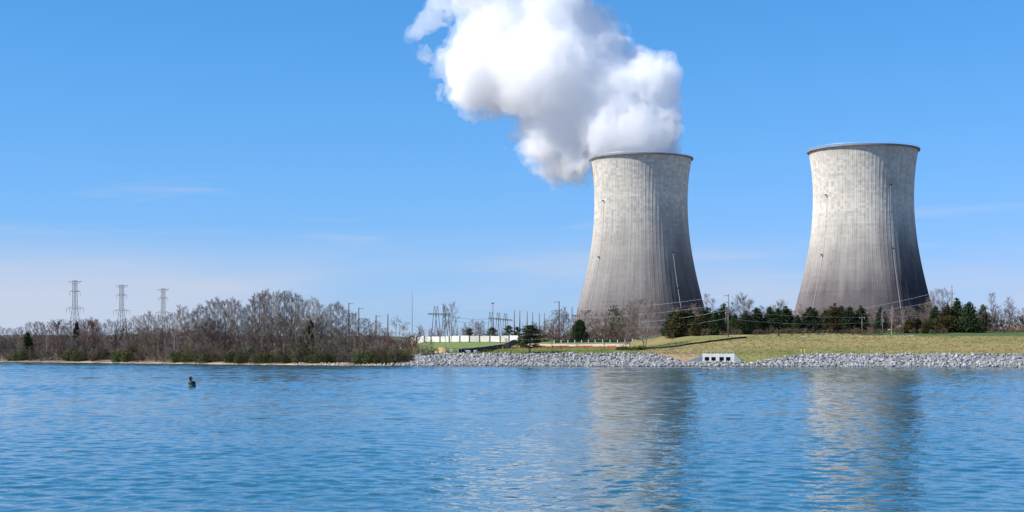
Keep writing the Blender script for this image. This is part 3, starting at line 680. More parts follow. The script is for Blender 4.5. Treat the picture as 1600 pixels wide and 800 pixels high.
# ------------------------------------------------------------------ pylons, poles, masts, wires
def pylon(p, H, rz, label):
    r = empty('transmission_tower', p, rz); tag(r, label, 'pylon', 'lattice transmission towers beyond the wood')
    def wid(t): return (4.4 - 3.2 * min(1, t / .62)) if t < .62 else 1.2 - .3 * (t - .62)
    for sx_ in (-1, 1):
        for sy_ in (-1, 1):
            m = MB(); ts = [0, .3, .62, 1.0]
            for a, b in zip(ts[:-1], ts[1:]): m.bar((sx_ * wid(a), sy_ * wid(a), a * H), (sx_ * wid(b), sy_ * wid(b), b * H), .15)
            m.build('leg', M['lattice'], r)
    m = MB(); ts = [0, .1, .2, .29, .37, .45, .52, .58, .64, .70, .76, .82, .88, .94, 1]
    for a, b in zip(ts[:-1], ts[1:]):
        A, B = wid(a), wid(b)
        for s in (-1, 1):
            m.bar((-A, s * A, a * H), (B, s * B, b * H), .065); m.bar((A, s * A, a * H), (-B, s * B, b * H), .065)
            m.bar((s * A, -A, a * H), (s * B, B, b * H), .065); m.bar((-B, s * B, b * H), (B, s * B, b * H), .065)
    m.build('bracing', M['lattice'], r)
    for t, w_, d in ((.60, 6.6, 1.3), (.84, 4.0, .9), (.985, 5.2, 1.8)):
        m = MB(); z = t * H
        for s in (-1, 1):
            for y_ in (-1.0, 1.0): m.bar((0, y_, z), (s * w_, 0, z), .13); m.bar((s * 1.2, y_, z + (d if t < .9 else -d)), (s * w_, 0, z), .08)
            for f in (.35, .65): m.bar((s * w_ * f, 0, z), (s * w_ * f * .8, 0, z + (d if t < .9 else -d) * (1 - f)), .06)
        c = m.build('crossarm', M['lattice'], r)
        if t < .9:
            for s in (-1, 1):
                for f in ((1.0, .6) if w_ > 6 else (1.0,)): MB().bar((s * w_ * f, 0, z), (s * w_ * f, 0, z - 3.0), .16).build('insulator', M['ins'], c)
    return r
PY = []
for x, top, Y, lab in ((117, 438, 1050, 'lattice transmission tower above the wood, the tallest and leftmost of three'), (190, 445, 1120, 'lattice transmission tower above the wood, the middle one of three'), (255, 450.5, 1200, 'lattice transmission tower above the wood, the smallest and rightmost of three')):
    g = on((x - 800) / F * Y, Y); PY.append((pylon(g, CH + (HY - top) / F * Y - g.z, -.25, lab), Y))
def wire(label, a, b, sag, rad=.05, mat=None, group=None, name='power_line'):
    a, b = Vector(a), Vector(b); m = MB(); n = 14; P = [a.lerp(b, k / n) - Vector((0, 0, sag * 4 * (k / n) * (1 - k / n))) for k in range(n + 1)]
    o = P[0]
    V = []
    for q in P:
        V += [q - o + Vector((0, rad * c, rad * s)) for c, s in ((0, 1), (.87, -.5), (-.87, -.5))]
    m.add(V, [(3 * k + i, 3 * k + (i + 1) % 3, 3 * k + 3 + (i + 1) % 3, 3 * k + 3 + i) for k in range(n) for i in range(3)])
    ob = m.build(name, mat or M['wire']); ob.location = o; tag(ob, label, 'power line', group); return ob
def pole(name, label, x, top, p, r0=.2, arms=(), mat='wood', group=None, lean=0.0):
    H = CH + (HY - top) / F * p.y - p.z
    r = empty(name, p); tag(r, label, 'pole', group); r.rotation_euler = (0, lean, 0)
    MB().lathe([(r0, -.5), (r0 * .9, H * .5), (r0 * .68, H)], n=8).build('pole', M[mat], r, True)
    for (z, l, rr) in arms:                # z below the top, signed arm length, raise
        c = MB().bar((0, -.12, H - z), (l, -.12, H - z + rr), .11, .07).build('crossarm', M[mat], r)
        MB().lathe([(.07, 0), (.12, -.1), (.07, -.2), (.12, -.3), (.07, -.4), (.12, -.5), (.05, -.6)], (l, -.12, H - z + rr), 8).build('insulator', M['ins'], c)
    return r
def behind(x, s): return col_at(x, s)
pole('utility_pole', 'tall wooden utility pole standing between the two cooling towers', 1138, 459, ground_at(1138, 526, 50), .24, ((.6, -1.5, .1), (3.0, -1.2, .1), (6.5, -1.0, .1)))
pole('utility_pole', 'slim pale pole hidden among cedars beside the tall middle pole', 1134.5, 478, behind(1134.5, 88), .15)
pole('utility_pole', 'tall plain wooden pole on the green field edge at far right', 1487, 446, ground_at(1487, 518.5, 60), .3, ((6, .9, .0), (14.5, 1.3, .1)))
pole('utility_pole', 'short pale pole in front of the right tower cedars', 1347, 495, behind(1347, 70), .16, ((.3, -.8, .2), (.3, .8, .2)))
pole('utility_pole', 'tall dark pole with short arms just left of the tower foot', 873.5, 470.5, behind(873.5, 150), .3, ((.4, -2.0, .1), (4.0, -2.4, .2)), 'darkwood')
for x, top, s, lab in ((803.5, 484, 260, 'first of six thin poles right of the lawn, counting from the left'), (812, 485, 262, 'second of six thin poles right of the lawn, counting from the left'),
                       (823.5, 486, 275, 'third of six thin poles right of the lawn, counting from the left'), (832, 488, 290, 'fourth of six thin poles right of the lawn, counting from the left'),
                       (842.5, 489, 300, 'fifth of six thin poles right of the lawn, counting from the left'), (850.5, 489, 310, 'sixth of six thin poles right of the lawn, counting from the left')):
    pole('substation_pole', lab, x, top, behind(x, s), .34, (), 'wood', 'thin poles of the switchyard')
for x, top, lab in ((545, 473, 'dark pole with side arms above the wood, tallest of four'), (560.5, 480.5, 'dark pole with side arms above the wood, second of four from the left'), (587.5, 492.5, 'dark pole with side arms above the wood edge, third of four'), (606, 491, 'plain dark pole beside the spreading bare tree, last of four')):
    pole('utility_pole', lab, x, top, behind(x, 90), .3, () if x > 600 else ((.4, 1.9, .1), (4.2, 2.6, -.3), (8.0, 2.4, -.3)), 'darkwood', 'dark poles along the wood edge')
pole('radio_mast', 'very thin tall radio mast far beyond the lawn', 644, 457, on(at(644, 500, 2600).x, 2600), .55, (), 'wood')
p = behind(770, 420); r = pole('light_mast', 'thin light mast with a ring of lamps above the gantries', 770, 474, p, .3, (), 'wood')
H = CH + (HY - 474) / F * p.y - p.z; MB().lathe([(.3, H - .2), (.85, H), (.85, H + .25), (.3, H + .4)], n=12).build('lamp_ring', M['dark_box'], r)
# switchyard gantries: pairs of A-frames joined by a beam
def gantry(label, pairs, Y, beam_y, x0, x1, half):
    base = on(at(pairs[0][0], 500, Y).x, Y); r = empty('switchyard_gantry', base); tag(r, label, 'gantry')
    for x, top, in pairs:
        P = at(x, top, Y) - base; m = MB()
        for s in (-1, 1): m.bar((P.x + s * half, 0, -.3), (P.x + s * .12, 0, P.z), .24, .13)
        m.build('frame', M['lattice'], r)
    a, b = at(x0, beam_y[0], Y) - base, at(x1, beam_y[1], Y) - base; m = MB()
    m.bar(a + Vector((0, -.3, .25)), b + Vector((0, -.3, .25)), .16); m.bar(a + Vector((0, -.3, -.25)), b + Vector((0, -.3, -.25)), .16)
    n = 14
    for k in range(n): m.bar(a.lerp(b, k / n) + Vector((0, -.3, -.25)), a.lerp(b, (k + 1) / n) + Vector((0, -.3, .25)), .08)
    m.build('beam', M['lattice'], r)
    return r
gantry('steel switchyard gantry of splayed legs beside the lawn tree', ((679, 478), (683.5, 478.5), (694.5, 479.5), (698.5, 480)), 700, (490.5, 491.5), 669, 704, 1.75)
gantry('steel switchyard gantry of splayed legs left of the thin poles', ((765.3, 487), (769.3, 487.6), (777.3, 488.3), (780.5, 488.7), (788.3, 489.2), (791.5, 489.8)), 800, (497, 500.5), 763, 801, 1.5)
gantry('dark steel gantry beside the foot of the left tower', ((894, 480), (903.5, 481)), 780, (493, 493.5), 893.5, 903, 1.2)
wire('upper wire strung between the two switchyard gantries', at(704, 494, 700), at(764, 498, 800), .8, .06, M['darkwire'])
wire('lower wire strung between the two switchyard gantries', at(704, 500, 700), at(764, 504, 800), .8, .05, M['darkwire'])
q1 = ground_at(1138, 526, 50); q2 = ground_at(1487, 518.5, 60)
for k, (y1, xl, yl, yw) in enumerate(((461, 900, 484, 590), (474, 900, 497, 588), (484, 960, 505, 586), (497, 980, 512, 584))):
    wire(('top', 'second', 'third', 'lowest')[k] + ' pale wire sloping left from the tall middle pole', at(1138, y1, q1.y - .2), at(xl, yl, yw), 1.0, .021, None, 'wires left of the tall middle pole')
for k, (ya, yb, yc) in enumerate(((486, 489, 492.5), (498, 488, 501))):
    wire(('upper', 'lower')[k] + ' pale wire running right from the tall middle pole past cedars', at(1138, ya, q1.y - .2), at(1487, yb if k == 0 else 487.5, q2.y - .35), 1.9 if k == 0 else 3.0, .021)
wire('upper wire crossing the right tower to the far right pole', at(1240, 496, 640), at(1487, 451, q2.y - .35), 1.4, .02)
wire('lower wire crossing the right tower to the far right pole', at(1240, 497, 640), at(1487, 466, q2.y - .35), 1.4, .02)

# ------------------------------------------------------------------ trees
def segs_mesh(name, S, mat):           # S: list of (p0, p1, r0, r1); a thin end closes to a point
    S = np.array(S, float); p0, p1, r0, r1 = S[:, 0:3], S[:, 3:6], S[:, 6], S[:, 7]
    d = p1 - p0; d /= np.linalg.norm(d, axis=1)[:, None] + 1e-9
    ref = np.where(np.abs(d[:, 2:3]) < .9, np.array([[0, 0, 1.]]), np.array([[1., 0, 0]]))
    u = np.cross(d, ref); u /= np.linalg.norm(u, axis=1)[:, None]; v = np.cross(d, u)
    tip = r1 < .004; V, Fc, n0 = [], [], 0
    for sel, n in ((~tip, 3), (tip, 3)):
        if not sel.any(): continue
        A, B, U, W, ra, rb = p0[sel], p1[sel], u[sel], v[sel], r0[sel, None], r1[sel, None]; m = len(A)
        an = [2 * math.pi * k / 3 for k in range(3)]
        ring0 = np.stack([A + ra * (math.cos(a) * U + math.sin(a) * W) for a in an], 1)
        if n and not sel is tip and not np.array_equal(sel, tip):
            ring1 = np.stack([B + rb * (math.cos(a) * U + math.sin(a) * W) for a in an], 1)
            V.append(np.concatenate([ring0, ring1], 1).reshape(-1, 3)); b = n0 + 6 * np.arange(m)[:, None]
            for k in range(3): Fc += np.concatenate([b + k, b + (k + 1) % 3, b + 3 + (k + 1) % 3, b + 3 + k], 1).tolist()
            n0 += 6 * m
        else:
            V.append(np.concatenate([ring0, B[:, None]], 1).reshape(-1, 3)); b = n0 + 4 * np.arange(m)[:, None]
            for k in range(3): Fc += np.concatenate([b + k, b + (k + 1) % 3, b + 3], 1).tolist()
            n0 += 4 * m
    me = mesh_np(name, np.concatenate(V), Fc); me.materials.append(mat); return me
def rot_off(r, d, ang):                # a direction ang away from d
    a = r.uniform(0, 2 * math.pi); x, y, z = d
    h = math.hypot(x, y) or 1e-6
    u = (-y / h, x / h, 0.0); v = (-x * z / h, -y * z / h, h)
    c, s = math.cos(ang), math.sin(ang); cu, sv = math.cos(a) * s, math.sin(a) * s
    q = (x * c + u[0] * cu + v[0] * sv, y * c + u[1] * cu + v[1] * sv, z * c + v[2] * sv)
    return q
def branch(r, p, d, Ln, rad, lev, out, n_child, up_, wood=None):
    k = 3 if lev > 0 else 2
    pts = [p]
    for i in range(k):
        j = .13 if lev else .08
        d = (d[0] + r.uniform(-j, j), d[1] + r.uniform(-j, j), d[2] + r.uniform(-j, j) + up_)
        m = math.sqrt(d[0] ** 2 + d[1] ** 2 + d[2] ** 2); d = (d[0] / m, d[1] / m, d[2] / m)
        q = pts[-1]; pts.append((q[0] + d[0] * Ln / k, q[1] + d[1] * Ln / k, q[2] + d[2] * Ln / k))
    for i in range(k):
        a, b = rad * (1 - .75 * i / k), rad * (1 - .75 * (i + 1) / k)
        (wood if wood is not None and lev >= 2 else out).append((*pts[i], *pts[i + 1], a, 0.0 if (lev == 0 and i == k - 1) else b))
    if lev > 0:
        nc = n_child[lev - 1]
        for c in range(nc):
            t = .22 + .78 * (c + r.random()) / nc; f = t * k; i = min(k - 1, int(f)); f -= i
            a, b = pts[i], pts[i + 1]; q = tuple(a[m] + (b[m] - a[m]) * f for m in range(3))
            dd = rot_off(r, tuple((b[m] - a[m]) / (Ln / k) for m in range(3)), r.uniform(.32, .72))
            branch(r, q, dd, Ln * r.uniform(.42, .66) * (1.15 - .4 * t), max(.017, rad * .47), lev - 1, out, n_child, up_, wood)
def bare_tree(seed, H, cb, spread, limbs, elev, n_child, thick=.0105, up_=.06, stems=1, wob=.02, env=1.0):
    r = random.Random(seed); T, C = [], []
    for s_ in range(stems):
        a0 = r.uniform(0, 6.28); lean = (0 if stems == 1 else r.uniform(.12, .5)); hh = H * (1 if s_ == 0 else r.uniform(.7, .98))
        pts = [(0, 0, -.4)]; dx, dy = math.cos(a0) * lean, math.sin(a0) * lean; n = 10
        for i in range(n):
            q = pts[-1]; st = hh / n; dx += r.uniform(-wob, wob); dy += r.uniform(-wob, wob)
            if stems > 1: dx *= .9; dy *= .9
            pts.append((q[0] + dx * st, q[1] + dy * st, q[2] + st))
        R = hh * thick * (1 if stems == 1 else .7)
        rad = lambda t: max(.02, R * (1 - t) ** .85 + .015) * (1.35 if t < .05 else 1)
        for i in range(n): (T if i < n * .72 else C).append((*pts[i], *pts[i + 1], rad(i / n), rad((i + 1) / n)))
        L_ = max(3, limbs // stems); az = r.uniform(0, 6.28)
        for k in range(L_):
            t = cb + (1 - cb) * (k + r.random() * .8) / L_; az += 2.4 + r.uniform(-.5, .5); t = min(t, .985)
            f = t * n; i = min(n - 1, int(f)); f -= i; a, b = pts[i], pts[i + 1]; q = tuple(a[m] + (b[m] - a[m]) * f for m in range(3))
            u = (t - cb) / (1 - cb); shape = (.55 + .9 * u) * (1 - u) ** .55 * 1.1 if env == 1.0 else (1 - u) ** .7
            e = elev + (1.25 - elev) * u * .75 + r.uniform(-.15, .15)
            Ln = hh * spread * max(.18, shape) * r.uniform(.75, 1.15)
            branch(r, q, (math.cos(az) * math.cos(e), math.sin(az) * math.cos(e), math.sin(e)), Ln, max(.03, R * .42 * (1 - t * .7)), 3, C, n_child, up_, T)
    return T, C
M['bark'] = material('grey_bark', (.155, .128, .108), (.245, .215, .19), .8, .95, rand=.3, stretch=(1, 1, .25))
M['twig'] = material('bare_twigs', (.155, .112, .084), (.20, .152, .12), .25, .95, rand=.38)
M['pale_bark'] = material('pale_bark', (.46, .43, .39), (.3, .27, .24), .8, .9, rand=.15)
M['pale_twig'] = material('pale_twigs', (.34, .31, .28), (.26, .23, .21), .3, .95, rand=.15)
M['red_twig'] = material('budding_red_twigs', (.27, .10, .075), (.22, .11, .085), .3, .95, rand=.2)
M['brush'] = material('brown_brush', (.15, .10, .075), (.20, .145, .11), .4, .95, rand=.35)
SP = {}
def species(key, args, kw, bark='bark', twig='twig', n=4):
    SP[key] = []
    for i in range(n):
        T, C = bare_tree(hash(key) % 1 + sum(map(ord, key)) * 31 + i * 7, *args, **kw)
        SP[key].append((segs_mesh('trunk', T, M[bark]), segs_mesh('crown', C, M[twig]), args[0]))
species('forest', (24, .32, .25, 18, .75, (5, 6, 6)), {'up_': .09, 'wob': .03, 'thick': .013}, n=5)
species('understory', (11, .05, .36, 24, .6, (5, 5, 6)), {'up_': .05, 'wob': .07, 'stems': 2}, n=3)
species('spread', (11, .2, .5, 15, .35, (5, 5, 6)), {'up_': .05, 'thick': .016, 'wob': .06}, n=1)
species('round', (15, .12, .46, 27, .6, (5, 6, 6)), {'up_': .06, 'thick': .012, 'stems': 3}, n=2)
species('sycamore', (14, .15, .36, 14, .55, (4, 5, 5)), {'up_': .03, 'thick': .014, 'wob': .09}, 'pale_bark', 'pale_twig', n=2)
species('redbud', (11, .2, .38, 20, .6, (5, 6, 6)), {'up_': .06}, 'bark', 'red_twig', n=1)
species('brushwood', (4.2, .03, .5, 24, .6, (4, 5, 5)), {'stems': 6, 'up_': .03}, 'brush', 'brush', n=3)
SP['pale_forest'] = []
for t_, c_, h_ in SP['forest'][:3]:
    a, b = t_.copy(), c_.copy(); a.materials[0] = M['pale_bark']; b.materials[0] = M['pale_twig']; SP['pale_forest'].append((a, b, h_))
rt = random.Random(77)
def plant(key, name, p, H, label, cat='tree', group=None, wscale=1.0, i=None, lean=0.0):
    v = SP[key]; tr, cr, h = v[rt.randrange(len(v)) if i is None else i]
    s = H / h; o = empty(name, p, rt.uniform(0, 6.28), (s * wscale, s * wscale, s)); tag(o, label, cat, group)
    if lean: o.rotation_euler = (0, lean, 0)
    if tr is not None: link('trunk', tr, o)
    link('crown', cr, o); return o
def leaf_mesh(name, pts, size, seed, mat, flat=.0):
    r = np.random.default_rng(seed); n = len(pts); pts = np.asarray(pts)
    a = r.normal(size=(n, 3)); a /= np.linalg.norm(a, axis=1)[:, None]; b = np.cross(a, r.normal(size=(n, 3))); b /= np.linalg.norm(b, axis=1)[:, None]
    sz = (size * r.uniform(.6, 1.4, n))[:, None]
    V = np.stack([pts + a * sz, pts - a * sz * .6 + b * sz * .7, pts - a * sz * .6 - b * sz * .7], 1).reshape(-1, 3)
    me = mesh_np(name, V, np.arange(3 * n).reshape(-1, 3)); me.materials.append(mat); return me
M['cedar'] = material('cedar_foliage', (.020, .040, .014), (.045, .06, .02), .5, .9, rand=.3, trans=.15)
M['rust'] = material('rusty_cedar_foliage', (.075, .05, .014), (.05, .052, .016), .5, .9, rand=.12, trans=.15)
M['pine'] = material('pine_needles', (.026, .045, .014), (.055, .07, .022), .6, .9, rand=.15, trans=.15)
M['privet'] = material('privet_leaves', (.055, .07, .018), (.085, .085, .028), .5, .85, rand=.35, trans=.25)
M['olive'] = material('olive_leaves', (.07, .075, .025), (.1, .09, .04), .5, .9, rand=.25, trans=.2)
def cedar(seed, H, R, mat, n=420, leaf=.19, shape=1.0, gap=.0, low=.04):
    r = np.random.default_rng(seed); P = []
    lob = r.uniform(0, 6.28, 3)
    for k in range(n):
        t = low + (1 - low) * (1 - math.sqrt(r.random()) * .999) if shape >= 1 else low + (1 - low) * r.random() ** .85
        az = r.uniform(0, 6.28)
        if gap and math.sin(az * 3 + t * 17 + lob[0]) + math.sin(t * 23 + lob[1]) > 1.5 - gap: continue
        env = (1 - t) ** (.72 if shape >= 1 else .45) * min(1, .45 + t * 3.2)
        rad = R * env * (1 + .22 * math.sin(az * 3 + lob[0] + t * 5) + .16 * math.sin(az * 5 + t * 13 + lob[1])) * r.uniform(.45, 1.05) ** .6
        c = np.array([rad * math.cos(az), rad * math.sin(az), t * H + .12 * rad])
        cl = .42 + .5 * (1 - t)
        m = 26
        P.append(c + r.normal(size=(m, 3)) * (cl * .62, cl * .62, cl * .5))
    P.append(np.stack([r.normal(size=40) * .12, r.normal(size=40) * .12, H * (.93 + .09 * r.random(40))], -1))
    T = [(0, 0, -.4, 0, 0, H * .5, .02 * H, .012 * H), (0, 0, H * .5, 0, 0, H * .97, .012 * H, .003 * H + .005)]
    return segs_mesh('trunk', T, M['bark']), leaf_mesh('crown', np.concatenate(P), leaf, seed, M[mat]), H
SP['cedar'] = [cedar(10 + i, 10, (1.75, 2.0, 2.3, 1.6)[i], 'cedar', 430, gap=.25) for i in range(4)]
SP['round_cedar'] = [cedar(20 + i, 9, 3.0, 'cedar', 520, shape=.5, gap=.35) for i in range(2)]
SP['rust_cedar'] = [cedar(30, 10, 2.1, 'rust', 460)]
def pine_tree(seed, H):
    r = np.random.default_rng(seed); P, T = [], [(0, 0, -.4, 0, 0, H * .55, .24, .15), (0, 0, H * .55, .1, 0, H * .96, .15, .03)]
    for k in range(42):
        t = .17 + .80 * (k + r.random()) / 42; az = k * 2.4 + r.uniform(-.4, .4); R = 5.4 * (1 - t) ** .5 * min(1, .45 + 1.3 * t) * r.uniform(.3, 1.1)
        if math.cos(az) > .2 and .3 < t < .42: R *= .6
        dz = R * r.uniform(-.05, .3); e = np.array([R * math.cos(az), R * math.sin(az), t * H + dz])
        T.append((0, 0, t * H, *e, .06, .012))
        for f in np.linspace(.45, 1.05, 5):
            c = np.array([0, 0, t * H]) * (1 - f) + e * f
            P.append(c + r.normal(size=(44, 3)) * (.40, .40, .13) * (.6 + .5 * f))
    return segs_mesh('trunk', T, M['bark']), leaf_mesh('crown', np.concatenate(P), .15, seed, M['pine']), H
SP['pine'] = [pine_tree(5, 9.0), pine_tree(9, 9.0)]
def leafy_shrub(seed, mat, n=150):
    r = np.random.default_rng(seed); P, T = [], []
    for k in range(n):
        d = r.normal(size=3); d[2] = abs(d[2]) * .9; d /= np.linalg.norm(d); q = d * (2.2, 1.7, 2.6) * r.uniform(.45, 1.0) * (1 + .25 * math.sin(d[0] * 5 + seed))
        P.append(q + r.normal(size=(20, 3)) * .28)
        if k % 6 == 0: T.append((0, 0, -.3, *q, .035, .0))
    return segs_mesh('stem', T, M['brush']), leaf_mesh('foliage', np.concatenate(P), .115, seed, M[mat]), 2.6
SP['privet'] = [leafy_shrub(40 + i, 'privet') for i in range(3)]
SP['olive'] = [leafy_shrub(50 + i, 'olive', 120) for i in range(2)]
def shrub(key, name, p, H, label, group, wscale=1.0):
    tr, cr, h = SP[key][rt.randrange(len(SP[key]))]; s = H / h
    o = empty(name, p + Vector((0, 0, -.1)), rt.uniform(0, 6.28), (s * wscale, s * wscale, s)); tag(o, label, 'shrub', group)
    if tr is not None: link('stem', tr, o)
    link('foliage', cr, o)
def top_h(p, top): return CH + (HY - top) / F * p.y - p.z

# the wood on the left bank
SKY = [(-60, 516), (0, 513), (30, 514), (45, 506), (60, 505), (100, 502), (130, 498), (150, 500), (180, 504), (205, 500), (222, 490), (240, 490), (255, 498), (270, 492), (285, 478), (300, 490), (312, 482), (335, 470), (350, 470), (370, 467), (385, 480), (398, 464), (415, 458), (430, 459), (448, 457), (462, 463), (478, 471), (495, 468), (506, 480), (525, 472), (540, 488), (558, 494), (575, 500), (592, 506), (604, 516)]
skx = [a for a, b in SKY]; sky_ = [b for a, b in SKY]
Gw = 'bare trees of the wood on the left bank'
def where(x):
    return ('left of the leftmost transmission tower' if x < 112 else 'between the leftmost and middle transmission towers' if x < 190 else 'between the middle and rightmost transmission towers' if x < 255
            else 'just right of the transmission towers' if x < 330 else 'left of the tall pale stand' if x < 395 else 'in the tall pale stand' if x < 530 else 'beside the dark poles')
x = -30.0
while x < 606:
    p = col_at(x, rt.uniform(34, 75)); tr_ = float(np.interp(x, [-40, 300, 600], [9.5, 11.5, 8])) * rt.uniform(.75, 1.15)
    plant('brushwood', 'thicket_tree', p, tr_, 'dense leafless thicket deep in the wood ' + where(x), 'thicket', 'thicket deep in the left wood', rt.uniform(.8, 1.05)); x += rt.uniform(5.5, 7.5)
x = -30.0
while x < 602:
    top = float(np.interp(x, skx, sky_)) + rt.uniform(-2, 6)
    p = col_at(x, rt.uniform(30, 62)); pale = 395 < x < 530 and rt.random() < .45
    plant('pale_forest' if pale else 'forest', 'bare_tree', p, top_h(p, top), 'tall pale-barked bare tree in the stand right of the wood' if pale else 'tall bare skyline tree of the wood, ' + where(x), 'tree', 'pale bare trees of the wood' if pale else Gw, rt.uniform(.8, 1.15))
    x += rt.uniform(4.2, 7.0)
x = -28.0
while x < 600:
    sk = float(np.interp(x, skx, sky_)); p = col_at(x, rt.uniform(14, 30)); top = sk + (562 - sk) * rt.uniform(.2, .55)
    plant('forest' if rt.random() < .3 else 'understory', 'bare_tree', p, top_h(p, top), 'mid-height bare tree of the wood, ' + where(x), 'tree', 'mid-height bare trees within the wood', rt.uniform(1.0, 1.4))
    x += rt.uniform(5.5, 8.5)
x = -28.0
while x < 610:
    p = col_at(x, rt.uniform(5, 13)); top = 565 - rt.uniform(12, 34)
    plant('understory', 'thicket_tree', p, max(3.5, top_h(p, top)), 'low bare tree at the shore, ' + where(x), 'tree', 'low bare trees along the shore', rt.uniform(.9, 1.3))
    x += rt.uniform(7, 11)
x = -28.0
while x < 640:
    p = col_at(x, rt.uniform(3, 9)); 
    shrub('brushwood', 'brush_shrub', p, rt.uniform(2.5, 5.2), 'leafless brown brush by the beach, ' + where(x), 'brown brush along the beach', rt.uniform(.9, 1.3)); x += rt.uniform(4.5, 8)
for x0, x1, dn in ((20, 60, 9), (105, 175, 7), (190, 218, 7), (280, 330, 8), (362, 440, 6.5), (440, 535, 7.5), (560, 640, 6)):
    x = x0
    while x < x1:
        p = col_at(x, rt.uniform(4, 12)); k = 'privet' if rt.random() < .65 else 'olive'
        shrub(k, 'leafy_shrub', p, rt.uniform(2.4, 5.0), ('olive-green leafy shrub' if k == 'privet' else 'dull yellow-green leafy shrub') + ' under the wood, ' + where(x), ('green' if k == 'privet' else 'yellow-green') + ' shrubs under the wood', rt.uniform(.9, 1.3)); x += dn * rt.uniform(.7, 1.3)
p = col_at(272, 5); plant('sycamore', 'sycamore', p, top_h(p, 522), 'white-barked bare tree leaning over the beach in the left wood', i=0, wscale=1.1, lean=.06)
p = col_at(385, 5); plant('sycamore', 'sycamore', p, top_h(p, 535), 'small white-barked bare tree at the shore below the tall stand', i=1)
for x, top, lab in ((138, 503, 'reddish budding tree near the leftmost transmission tower, larger one'), (92, 505, 'reddish budding tree at the left end of the wood'), (148, 506, 'reddish budding tree just left of the middle transmission tower')):
    p = col_at(x, 26); plant('redbud', 'budding_tree', p, top_h(p, top), lab, wscale=1.2)
for x, top, s, lab, ws in ((120, 505, 34, 'dark evergreen below the leftmost transmission tower', .34), (43, 519, 20, 'dark evergreen in the left end of the wood', 1.3), (484, 503, 24, 'dark ivy-clad evergreen in the middle of the wood', .62)):
    p = col_at(x, s); plant('cedar' if x < 100 else 'round_cedar', 'evergreen_tree', p, top_h(p, top), lab, wscale=ws)
# lawn and riprap edge
for x, s_, h_ in ((607, 24, 6), (613, 44, 7), (619, 30, 5.5), (626, 52, 7), (633, 38, 5.5), (640, 60, 6), (646, 46, 5), (652, 30, 3.5), (637, 84, 7), (648, 96, 6)):
    plant('brushwood', 'thicket_tree', col_at(x, s_), h_, 'leafless brush between the wood and the white wall', 'thicket', 'brush between the wood and the white wall', 1.1)
p = ground_at(624, 555, 6); plant('spread', 'spreading_tree', p, top_h(p, 504), 'low spreading bare tree at the end of the wood by the lawn', i=0)
p = ground_at(704.5, 549); plant('forest', 'lawn_tree', p, top_h(p, 476), 'dark-trunked bare tree with round crown on the lawn', i=2, wscale=.9)
p = ground_at(697, 552.5); plant('forest', 'slender_tree', p, top_h(p, 478), 'slender leaning bare tree just left of the lawn tree', i=4, wscale=.55, lean=-.05)
for x, y, top, lab in ((674, 556, 530, 'small bare sapling among the bushes left of the straw mound'), (665.5, 556.5, 526, 'thin bare sapling at the left end of the riprap'), (660, 556, 534, 'short bare sapling beside the beach bushes'), (792, 549, 528, 'small bare sapling in front of the orange fence'), (862, 549.2, 533, 'thin sapling just right of the pine'), (902, 548.5, 534, 'thin sapling in front of the orange fence, nearest its middle'), (944, 547.8, 533, 'thin sapling in front of the orange fence, nearest its right end')):
    p = ground_at(x, y, 6); plant('understory', 'sapling', p, top_h(p, top), lab, wscale=.5 if x > 800 else .8)
p = ground_at(828, 551.4); plant('pine', 'pine_tree', p, top_h(p, 508), 'green pine with layered branches at the top of the riprap', i=0, wscale=1.4)
for x, top, s, ws, lab in ((734, 513, 150, 1.0, 'small dark evergreen behind the white wall, left of three'), (769, 511.5, 150, 1.25, 'small dark evergreen behind the white wall, middle of three'), (795, 508.5, 140, 1.1, 'dark evergreen behind the white wall, just left of the pine'), (808, 510.5, 140, .9, 'dark evergreen partly hidden behind the pine')):
    p = col_at(x, s); plant('pine', 'evergreen_tree', p, top_h(p, top), lab, wscale=ws * .9, i=1)
for x, y in ((648, 557), (654, 556), (662, 557), (668, 556.5), (676, 555.8), (684, 554.5)):
    shrub('brushwood', 'brush_shrub', ground_at(x, y, 5), 2.2, 'leafless dark brush at the left end of the riprap', 'dark brush at the riprap end', 1.2)
for x, y in ((752, 550.4), (757, 550.2), (762, 549.8), (768, 549.5)):
    shrub('olive', 'dry_weeds', ground_at(x, y, 5), 1.0, 'clump of dry weeds below the lower navy fence', 'dry weeds by the navy fence', 1.1)
# trees between the lawn and the left tower
Gm = 'bare trees round the foot of the left tower'
for x, top, s in ((744, 500, 190), (748, 504, 230), (753, 502, 200), (727, 505, 210), (838, 503, 150), (845, 508, 140), (856, 498, 160), (864, 490, 155), (872, 484, 160), (880, 482, 165), (888, 489, 150), (897, 495, 160), (917, 484, 170), (926, 486, 150), (935, 490, 140), (944, 488, 150), (951, 486, 140), (958, 484, 150), (966, 482, 140), (972, 486, 120), (985, 480, 130), (994, 480, 150), (1020, 480, 150), (1030, 482, 140), (1040, 486, 150), (1050, 480, 190), (1062, 478, 200), (1075, 476, 190), (1088, 476, 200)):
    p = col_at(x, s); plant('understory' if rt.random() < .6 else 'forest', 'bare_tree', p, top_h(p, top), 'bare grey tree in the thicket at the foot of the left tower' if x > 830 else 'bare tree far behind the white wall', 'tree', Gm if x > 830 else 'bare trees behind the white wall', 1.15)
x = 836.0
while x < 1052:
    p = col_at(x, rt.uniform(106, 128))
    plant('brushwood', 'thicket_tree', p, max(2.5, top_h(p, 524 - rt.uniform(2, 18))), 'low bare thicket behind the gravel road ' + ('left of the tower foot' if x < 915 else 'at the tower foot'), 'thicket', 'low thicket behind the gravel road', 1.2); x += rt.uniform(6, 9)
p = ground_at(1008, 546.2); plant('round', 'bushy_tree', p, top_h(p, 472), 'large bushy bare tree in front of the left tower foot', i=0, wscale=1.15)
